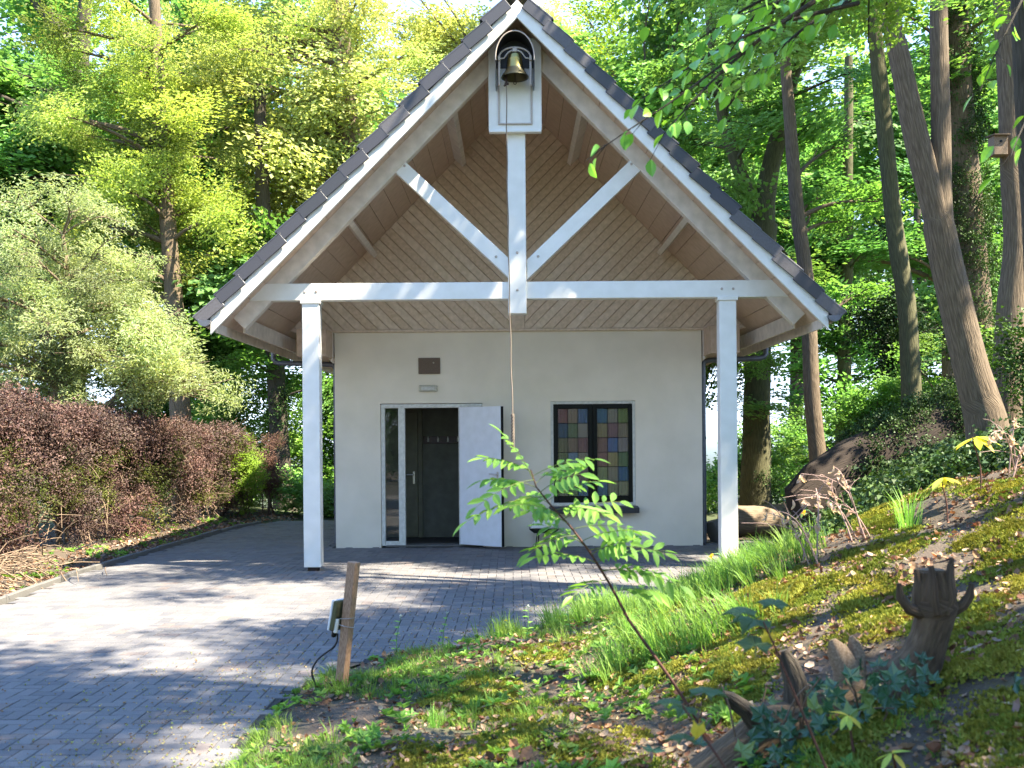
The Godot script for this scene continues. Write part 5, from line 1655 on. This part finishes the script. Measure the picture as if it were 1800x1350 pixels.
func make_rowan() -> void:
	# rowan sapling with feathered leaves
	var base := on_ground(0.87, -5.0)
	var t := thing("rowan_sapling", "young rowan with feathered leaves leaning over the lawn before the window", "sapling", base)
	var line := [Vector3(0, -0.03, 0), Vector3(-0.14, 0.19, 0.0), Vector3(-0.336, 0.47, 0.0), Vector3(-0.43, 0.65, 0.0), Vector3(-0.52, 0.795, 0.0), Vector3(-0.607, 0.91, 0.0), Vector3(-0.69, 1.0, 0.0), Vector3(-0.76, 1.09, 0.0), Vector3(-0.785, 1.17, 0.0)]
	var g := Geo.new()
	g.tube(line, taper(0.0085, 0.003, line.size() - 1), 8)
	part("stem", g.mesh(), M.stem_red, t)
	var shapes := []
	for k in 3:
		var l := Geo.new()
		leaf(l, Vector3.ZERO, Vector3(0, 1, 0), Vector3(0, 0, 1), 0.086, 0.03, 0.18, 2)
		shapes.append(l.mesh())
	var plan := []
	for k in 22:
		var f := lerpf(0.32, 0.995, pow((k + 0.5) / 22.0, 0.9))
		var i := f * (line.size() - 1)
		var lo := mini(int(i), line.size() - 2)
		var p: Vector3 = (line[lo] as Vector3).lerp(line[lo + 1], i - lo)
		var side := -1.0 if k % 2 else 1.0
		plan.append([p, Vector3(side * rng.randf_range(0.5, 1.0), rng.randf_range(-0.05, 0.6), rng.randfn(0.05, 0.45)).normalized(), rng.randf_range(0.24, 0.36)])
	for q in [[0.5, Vector3(1.0, 0.25, 0.1)], [0.45, Vector3(1.0, 0.45, -0.2)], [0.42, Vector3(1.0, 0.1, 0.2)], [0.9, Vector3(-0.4, 0.9, 0.1)]]:
		var i: float = q[0] * (line.size() - 1)
		var lo := int(i)
		plan.append([(line[lo] as Vector3).lerp(line[lo + 1], i - lo), (q[1] as Vector3).normalized(), 0.36])
	for q in plan:
		var origin: Vector3 = q[0]
		var dir: Vector3 = q[1]
		var long: float = q[2]
		var st := Geo.new()
		var rib := []
		for s in 7:
			var f := s / 6.0
			rib.append(dir * long * f + Vector3.DOWN * long * 0.28 * f * f)
		st.tube(rib, taper(0.0022, 0.0012, 6), 5, 0, 0, false)
		var leafm := part("leaf", st.mesh(), M.rowan_rib, t, Transform3D(Basis(), origin))
		var up := spread(Vector3(0, 1, 0.35), 0.25)
		for k in 11:
			var f := 0.25 + 0.75 * (k / 2) / 5.0
			var at_ := f * 6.0
			var lo := mini(int(at_), 5)
			var p: Vector3 = (rib[lo] as Vector3).lerp(rib[lo + 1], at_ - lo)
			var ax: Vector3 = (rib[lo + 1] - rib[lo]).normalized()
			var sd := ax.cross(up).normalized() * (1.0 if k % 2 else -1.0)
			var along := (sd * 0.85 + ax * 0.5) if k < 10 else ax
			along = (along + Vector3.DOWN * rng.randf_range(0.0, 0.35)).normalized()
			var nn := (up - along * up.dot(along)).normalized()
			var b := Basis(along.cross(nn), along, nn)
			part("leaflet", shapes[k % 3], [M.rowan, M.rowan_light, M.rowan][rng.randi() % 3], leafm, Transform3D(b.scaled_local(Vector3.ONE * rng.randf_range(0.85, 1.2)), p))

func plain_leaf(r: float, g: float, b: float, rough := 0.5, through := Color(1, 1, 0.5)) -> StandardMaterial3D:
	# tinted by an even colour; the light coming through takes the same tint
	var m := mat(r, g, b, rough, 0.4)
	m.backlight_enabled = true
	m.backlight = lin(clampf(r * 1.5, 0, 1), clampf(g * 1.5, 0, 1), clampf(b * 1.0, 0, 1))
	m.cull_mode = BaseMaterial3D.CULL_DISABLED
	return m

func make_plants() -> void:
	# sycamore seedlings with broad lobed leaves, close to the viewer
	var big := lobed_leaf(0.085, 5, 0.55)
	var small := lobed_leaf(0.06, 5, 0.5)
	var sy := [[Vector3(1.12, 0, -3.6), Vector3(0.815, 1.02, -3.6), "sycamore seedling with broad dark leaves left of the stump", 1.25], [Vector3(0.86, 0, -3.3), Vector3(0.53, 0.8, -3.3), "smaller sycamore seedling low in front of the rowan", 1.0]]
	for q in sy:
		var base := on_ground(q[0].x, q[0].z)
		var t := thing("sycamore_seedling", q[2], "seedling", base, "sycamore seedlings")
		var top: Vector3 = q[1] - base
		var g := Geo.new()
		g.tube(bend(Vector3(0.0, -0.03, 0), top, 0.03, 7, 0.02), taper(0.006, 0.003, 7), 6, 0, 0, false)
		part("stem", g.mesh(), M.stem_red, t)
		for k in [[-0.06, 0.02, 0.05, 0.4], [0.05, 0.04, 0.0, -0.5], [-0.02, -0.09, 0.04, 0.1], [0.0, -0.02, -0.06, 2.6]]:
			var tilt := Basis.from_euler(Vector3(-1.42 + rng.randfn(0, 0.15), 0, 0)) * Basis(Vector3(0, 0, 1), k[3] + rng.randfn(0, 0.2))
			part("leaf", big[rng.randi() % 3], M.syc_dark, t, Transform3D(tilt.scaled(Vector3.ONE * q[3] * rng.randf_range(0.7, 1.1)), top + Vector3(k[0], k[1], k[2])))
		var yl := lobed_leaf(0.05, 3, 0.6)
		part("leaf", yl[0], M.yellow_leaf, t, Transform3D(Basis.from_euler(Vector3(0.2, 0.3, 3.0)), top + Vector3(0.03, -0.06, 0.02)))
	# yellow-leaved rhododendron shoots
	var rh := [[1.22, -3.95, 0.17, 7, "yellow-green rhododendron shoot in sunlight beside the stump", 0.075], [3.05, -7.1, 0.38, 6, "yellowed rhododendron sprig on bare stems high on the bank", 0.17], [2.75, -6.9, 0.3, 5, "lower yellowed rhododendron sprig by the grass clump", 0.15], [1.3, -3.72, 0.1, 5, "low golden leaves lying against the stump neck", 0.08]]
	for q in rh:
		var base := on_ground(q[0], q[1])
		var t := thing("rhododendron_shoot", q[4], "shrub", base, "rhododendron shoots")
		var g := Geo.new()
		g.tube(bend(Vector3(0.03, -0.04, 0), Vector3(0, q[2], 0), 0.03, 6, 0.05), taper(0.007, 0.004, 6), 6, 0, 0, false)
		part("stem", g.mesh(), M.stem_red, t)
		var l := Geo.new()
		leaf(l, Vector3.ZERO, Vector3(0, 1, 0), Vector3(0, 0, 1), q[5], q[5] * 0.33, 0.12, 2)
		var lm := l.mesh()
		for k in q[3]:
			var a: float = TAU * k / q[3] + rng.randfn(0, 0.25)
			var along := Vector3(cos(a), rng.randf_range(-0.75, 0.2), sin(a)).normalized()
			var nn := (Vector3.UP - along * along.y).normalized()
			part("leaf", lm, [M.rhodo, M.yellow_leaf, M.rhodo][k % 3], t, Transform3D(Basis(along.cross(nn), along, nn), Vector3(0, q[2], 0)))
	# bare pinkish stems with hanging dead leaves
	var dead := curled_leaf(0.07, 0.03, 0.8)
	for q in [[2.35, -7.3, 5, "spray of bare pink twigs with hanging dead leaves on the bank"], [1.95, -7.0, 4, "low bare twigs with shrivelled leaves left of the grass clump"], [3.45, -7.4, 4, "bare twiggy shoots at the right picture edge"]]:
		var base := on_ground(q[0], q[1])
		var t := thing("bare_twigs", q[3], "twigs", base, "bare twigs on the bank")
		for k in q[2]:
			var g := Geo.new()
			var end := Vector3(rng.randf_range(-0.45, 0.1), rng.randf_range(0.18, 0.5), rng.randfn(0, 0.15))
			var l := bend(Vector3(rng.randfn(0, 0.06), -0.03, rng.randfn(0, 0.05)), end, 0.22, 7, 0.08)
			g.tube(l, taper(0.006, 0.0025, 7), 5, 0, 0, false)
			for s in 3:
				var from: Vector3 = l[3 + s]
				g.tube(bend(from, from + Vector3(rng.randfn(-0.05, 0.1), rng.randf_range(-0.03, 0.12), rng.randfn(0, 0.07)), 0.1, 3, 0.1), taper(0.003, 0.0015, 3), 4, 0, 0, false)
			var tw := part("twig", g.mesh(), M.stem_pink, t)
			for s in 5:
				part("dead_leaf", dead, M.dead_leaf, tw, Transform3D(Basis.from_euler(Vector3(rng.randfn(0, 0.5), rng.randf() * TAU, 1.4 + rng.randfn(0, 0.3))), (l[3 + rng.randi() % 5] as Vector3) + Vector3(0, -0.035, 0)))
	# grass clumps that stand out
	var blade := tuft(60, 0.3, 0.006, 0.2)
	for q in [[2.62, -7.15, 1.0, "tall bright grass clump below the yellowed sprig"], [2.95, -11.2, 1.1, "lush grass clump right of the white post"], [2.35, -10.6, 0.9, "grass clump at the foot of the right post"], [0.75, -6.9, 0.6, "sunlit grass clump behind the rowan stem"], [-0.42, -5.6, 0.45, "small grass clump on the bare lawn"], [1.15, -8.2, 0.7, "fine grass clump between rowan and right post"]]:
		var base := on_ground(q[0], q[1])
		var t := thing("grass_clump", q[3], "grass clump", base, "grass clumps")
		part("blades", blade, M.grass, t, Transform3D(Basis(Vector3.UP, rng.randf() * TAU).scaled(Vector3.ONE * q[2]), Vector3.ZERO))
	# daffodils, nodding
	for q in [[2.02, -9.3, Vector3(-0.3, 0.38, 0), "daffodil nodding in front of the right post"], [2.9, -9.9, Vector3(-0.22, 0.36, 0), "daffodil nodding before the dark fallen trunk"]]:
		var base := on_ground(q[0], q[1])
		var t := thing("daffodil", q[3], "flower", base, "daffodils")
		var tip: Vector3 = q[2]
		var g := Geo.new()
		g.tube([Vector3.ZERO, tip * Vector3(0.3, 0.5, 1), tip * Vector3(0.62, 0.85, 1), tip * Vector3(0.85, 1.0, 1), tip], [0.006, 0.006, 0.005, 0.005, 0.004], 7)
		part("stalk", g.mesh(), M.stalk, t)
		var f := Geo.new()
		for k in 6:
			var a := TAU * k / 6.0
			leaf(f, Vector3.ZERO, Vector3(-0.5, -0.7, 0).normalized() * 0.6 + Vector3(0.3 * cos(a), 0.0, 0.5 * sin(a)), Vector3(0.6, 0.4, 0), 0.045, 0.022, 0.1, 2)
		part("petals", f.mesh(), M.daffodil, t, Transform3D(Basis(), tip))
		var tr := Geo.new()
		tr.lathe([Vector2(0.006, 0.0), Vector2(0.011, -0.015), Vector2(0.014, -0.035), Vector2(0.02, -0.042)], 12, Transform3D(Basis(Vector3(0, 0, 1), -0.6), Vector3.ZERO))
		part("trumpet", tr.mesh(), M.daffodil_deep, t, Transform3D(Basis(), tip))
		for k in 4:
			var lf := Geo.new()
			var a := rng.randfn(0, 0.7)
			var d := Vector3(sin(a) * 0.5, 1, rng.randfn(0, 0.2)).normalized()
			leaf(lf, Vector3.ZERO, d, Vector3(0, 0.2, 1), 0.28, 0.012, 0.1, 2)
			part("leaf", lf.mesh(), M.stalk, t)
	# dandelions
	for q in [[-0.42, -8.0, 0.1, "dandelion in bloom at the paving edge near the stake"], [0.02, -8.75, 0.12, "dandelion in bloom in front of the rowan's left leaves"]]:
		var base := on_ground(q[0], q[1])
		var t := thing("dandelion", q[3], "flower", base, "dandelions")
		var g := Geo.new()
		g.tube(bend(Vector3.ZERO, Vector3(-0.08, q[2], 0), 0.06, 5, 0.02), taper(0.004, 0.003, 5), 6, 0, 0, false)
		part("stalk", g.mesh(), M.stalk, t)
		var f := Geo.new()
		for k in 26:
			var a := TAU * k / 13.0
			leaf(f, Vector3.ZERO, Vector3(cos(a), 0.5 if k < 13 else 1.0, sin(a)).normalized(), Vector3.UP, 0.02, 0.006, 0.1, 1)
		part("flower_head", f.mesh(), M.daffodil, t, Transform3D(Basis(), Vector3(-0.08, q[2], 0)))
		part("leaf_rosette", rosette(7, 0.13, 0.03, 0.35), M.grass, t)
	# tall weeds with small white heads
	var gm := [[-0.86, -7.9, 0.3, "white-tipped garlic mustard right of the stake"], [-0.55, -8.3, 0.28, "pale garlic mustard near the first dandelion"], [0.1, -8.3, 0.26, "leafy garlic mustard by the second dandelion"], [0.72, -9.3, 0.34, "garlic mustard poking up behind the rowan"], [2.35, -11.6, 0.34, "garlic mustard beside the right post foot"], [0.45, -8.4, 0.24, "short garlic mustard in the sunny weeds"], [1.5, -10.4, 0.3, "garlic mustard at the shaded paving edge"]]
	for q in gm:
		var base := on_ground(q[0], q[1])
		var t := thing("garlic_mustard", q[3], "weed", base, "garlic mustard stems")
		var g := Geo.new()
		var l := bend(Vector3.ZERO, Vector3(rng.randfn(0, 0.02), q[2], 0), 0.0, 6, 0.04)
		g.tube(l, taper(0.004, 0.002, 6), 5, 0, 0, false)
		part("stalk", g.mesh(), M.stalk, t)
		var f := Geo.new()
		for k in 9:
			var p: Vector3 = l[1 + k % 5]
			var a := rng.randf() * TAU
			leaf(f, p, Vector3(cos(a), 0.25, sin(a)).normalized(), Vector3.UP, 0.05, 0.035, 0.15, 2)
		part("foliage", f.mesh(), M.grass, t)
		var w := Geo.new()
		for k in 14:
			var a := rng.randf() * TAU
			leaf(w, l[6] + Vector3(rng.randfn(0, 0.006), rng.randfn(0, 0.006), rng.randfn(0, 0.006)), Vector3(cos(a), 0.6, sin(a)).normalized(), Vector3.UP, 0.009, 0.006, 0.1, 1)
		part("flower_head", w.mesh(), M.white_petal, t)

func make_near_branch() -> void:
	# close branches of the beech at the right picture edge, hanging into view
	var t := thing("overhanging_beech", "dark near beech trunk at the right edge with branches hanging into view", "tree", on_ground(2.72, -5.5))
	var o := t.position
	var g := Geo.new()
	var line := [Vector3(2.75, o.y - 0.2, -5.5), Vector3(2.72, 2.0, -5.5), Vector3(2.69, 2.67, -5.5), Vector3(2.66, 3.16, -5.5), Vector3(2.64, 3.65, -5.5), Vector3(2.62, 4.3, -5.5), Vector3(2.6, 5.6, -5.4), Vector3(2.6, 7.5, -5.3)].map(func(p): return p - o)
	g.tube(line, [0.11, 0.085, 0.081, 0.077, 0.075, 0.07, 0.055, 0.035], 16, 0.04, 1.0)
	part("trunk", g.mesh(), M.bark_dark, t)
	var l := Geo.new()
	leaf(l, Vector3.ZERO, Vector3(0, 1, 0), Vector3(0, 0, 1), 0.085, 0.056, 0.14, 2)
	var lm := l.mesh()
	var mats := [M.beech_a, M.beech_b, M.beech_c]
	# branches: start, end, sag, leaves
	var plan := [
		[Vector3(2.64, 4.15, -5.5), Vector3(1.0, 3.62, -5.2), 0.02, 44], [Vector3(2.63, 4.4, -5.5), Vector3(0.78, 3.9, -5.6), 0.03, 40],
		[Vector3(1.75, 3.78, -5.4), Vector3(0.6, 3.28, -5.3), 0.05, 34], [Vector3(1.5, 3.75, -5.3), Vector3(0.72, 3.05, -5.2), 0.06, 30],
		[Vector3(1.9, 3.92, -5.5), Vector3(1.15, 3.42, -5.6), 0.04, 36], [Vector3(2.64, 4.05, -5.5), Vector3(1.5, 4.05, -5.0), 0.02, 26],
		[Vector3(1.15, 3.5, -5.25), Vector3(0.42, 2.93, -5.15), 0.04, 13], [Vector3(2.66, 3.9, -5.5), Vector3(2.3, 3.3, -5.2), 0.08, 12],
		[Vector3(2.68, 3.3, -5.5), Vector3(2.42, 2.95, -5.2), 0.08, 8], [Vector3(1.6, 3.95, -5.4), Vector3(0.9, 3.72, -5.9), 0.02, 24]]
	for q in plan:
		var pts: Array = bend(q[0] - o, q[1] - o, q[2], 10, 0.03)
		var bg := Geo.new()
		bg.tube(pts, taper(0.013 if q[3] > 22 else 0.007, 0.0022, 10), 6, 0, 0, false)
		var twigs := []
		for k in q[3]:
			var f := lerpf(2.0, 10.0, (k + rng.randf()) / q[3])
			var lo := mini(int(f), 9)
			var p: Vector3 = (pts[lo] as Vector3).lerp(pts[lo + 1], f - lo)
			var dir: Vector3 = (pts[lo + 1] - pts[lo]).normalized()
			var sd := dir.cross(Vector3.UP).normalized() * (1.0 if k % 2 else -1.0)
			var to := p + (dir * 0.6 + sd * rng.randf_range(0.3, 1.0) + Vector3.UP * rng.randfn(-0.12, 0.25)).normalized() * rng.randf_range(0.02, 0.17)
			bg.tube([p, to], [0.002, 0.0012], 4, 0, 0, false)
			twigs.append([to, (to - p).normalized()])
		var br := part("branch", bg.mesh(), M.bark_dark, t)
		for k in twigs:
			var along: Vector3 = (k[1] + Vector3(rng.randfn(0, 0.35), rng.randf_range(-0.75, 0.0), rng.randfn(0, 0.35))).normalized()
			var nn := spread(Vector3.UP, 0.35)
			nn = (nn - along * nn.dot(along)).normalized()
			part("leaf", lm, mats[rng.randi() % 3], br, Transform3D(Basis(along.cross(nn), along, nn).scaled_local(Vector3.ONE * rng.randf_range(0.7, 1.15)), k[0]))
	var leafy := blobs_in(Vector3(2.3, 4.7, -7.6) - o, Vector3(1.3, 0.7, 0.9), 18, Vector2(0.25, 0.45), 0.5, 0.1)
	leafy.append_array(blobs_in(Vector3(6.0, 6.9, -2.5) - o, Vector3(1.1, 0.8, 0.9), 12, Vector2(0.45, 0.8), 0.4, 0.1))  # clumps added out of view to keep the sun off the stump
	var arms := Geo.new()
	limbs(arms, line, [0.11, 0.085, 0.081, 0.077, 0.075, 0.07, 0.055, 0.035], leafy, 0.1, 1, 0.75)
	part("limbs", arms.mesh(), M.bark_dark, t)
	crown(t, "beech", M.leaf, leafy, 1.0, LIME, 0.15)

func _ready() -> void:
	rng.seed = 20240507
	noise.seed = 7
	noise.frequency = 0.05
	noise2.seed = 23
	noise2.frequency = 0.06
	# camera: lens shifted upwards so that uprights stay upright
	var cam := Camera3D.new()
	cam.name = "camera"
	cam.projection = Camera3D.PROJECTION_FRUSTUM
	cam.near = 0.05
	cam.far = 600.0
	cam.size = 2.0 * 0.05 * 675.0 / 1900.0
	cam.frustum_offset = Vector2(0.0, 0.05 * 95.0 / 1900.0)
	cam.position = Vector3(0, 1.62, 0)
	cam.rotation_degrees = Vector3(0, 0, -0.45)
	var optics := CameraAttributesPhysical.new()
	optics.frustum_focal_length = 38.0
	optics.frustum_focus_distance = 14.0
	optics.exposure_aperture = 4.0
	cam.attributes = optics
	add_child(cam)
	cam.current = true
	# sky and exposure
	var env := Environment.new()
	env.background_mode = Environment.BG_SKY
	var sky := ProceduralSkyMaterial.new()
	sky.sky_top_color = Color(0.45, 0.61, 0.87)
	sky.sky_horizon_color = Color(0.82, 0.885, 0.955)
	sky.sky_curve = 0.2
	sky.ground_bottom_color = Color(0.2, 0.2, 0.15)
	sky.ground_horizon_color = Color(0.6, 0.66, 0.68)
	sky.sun_angle_max = 6.0
	env.sky = Sky.new()
	env.sky.sky_material = sky
	env.background_energy_multiplier = 0.62
	env.tonemap_mode = Environment.TONE_MAPPER_LINEAR
	env.tonemap_exposure = 6.0
	env.sdfgi_enabled = true
	env.ssao_enabled = true
	env.ssil_enabled = true
	var we := WorldEnvironment.new()
	we.name = "environment"
	we.environment = env
	add_child(we)
	# sun: high on the right, a little behind the viewer
	var sun := DirectionalLight3D.new()
	sun.name = "sun"
	sun.light_energy = 1.6
	sun.light_color = Color(1.0, 0.955, 0.87)
	sun.light_angular_distance = 0.53
	sun.shadow_enabled = true
	sun.basis = Basis.looking_at(-Vector3(0.55, 0.83, 0.23).normalized(), Vector3.UP)
	add_child(sun)
	make_materials()
	M.ivy_leaf = plain_leaf(0.03, 0.075, 0.04, 0.3)
	M.ivy_pale = plain_leaf(0.12, 0.17, 0.05, 0.4)
	M.rowan = plain_leaf(0.1, 0.21, 0.03)
	M.rowan_light = plain_leaf(0.15, 0.28, 0.035)
	M.rowan_rib = plain_leaf(0.14, 0.17, 0.05)
	M.syc_dark = plain_leaf(0.05, 0.09, 0.035, 0.65)
	M.yellow_leaf = plain_leaf(0.5, 0.4, 0.05)
	M.rhodo = plain_leaf(0.32, 0.4, 0.06)
	M.grass = plain_leaf(0.16, 0.32, 0.05)
	M.stalk = plain_leaf(0.1, 0.2, 0.08)
	M.daffodil = plain_leaf(0.8, 0.6, 0.04)
	M.daffodil_deep = plain_leaf(0.8, 0.38, 0.03)
	M.white_petal = plain_leaf(0.75, 0.78, 0.68)
	M.dead_leaf = plain_leaf(0.42, 0.31, 0.25, 0.8)
	M.stem_pink = mat(0.3, 0.2, 0.17, 0.8)
	M.beech_a = plain_leaf(0.13, 0.3, 0.03, 0.35)
	M.beech_b = plain_leaf(0.18, 0.36, 0.035, 0.35)
	M.beech_c = plain_leaf(0.1, 0.25, 0.04, 0.3)
	make_ground()
	make_driveway()
	make_house()
	make_yard()
	make_clusters()
	make_trees()
	make_hedge()
	make_floor()
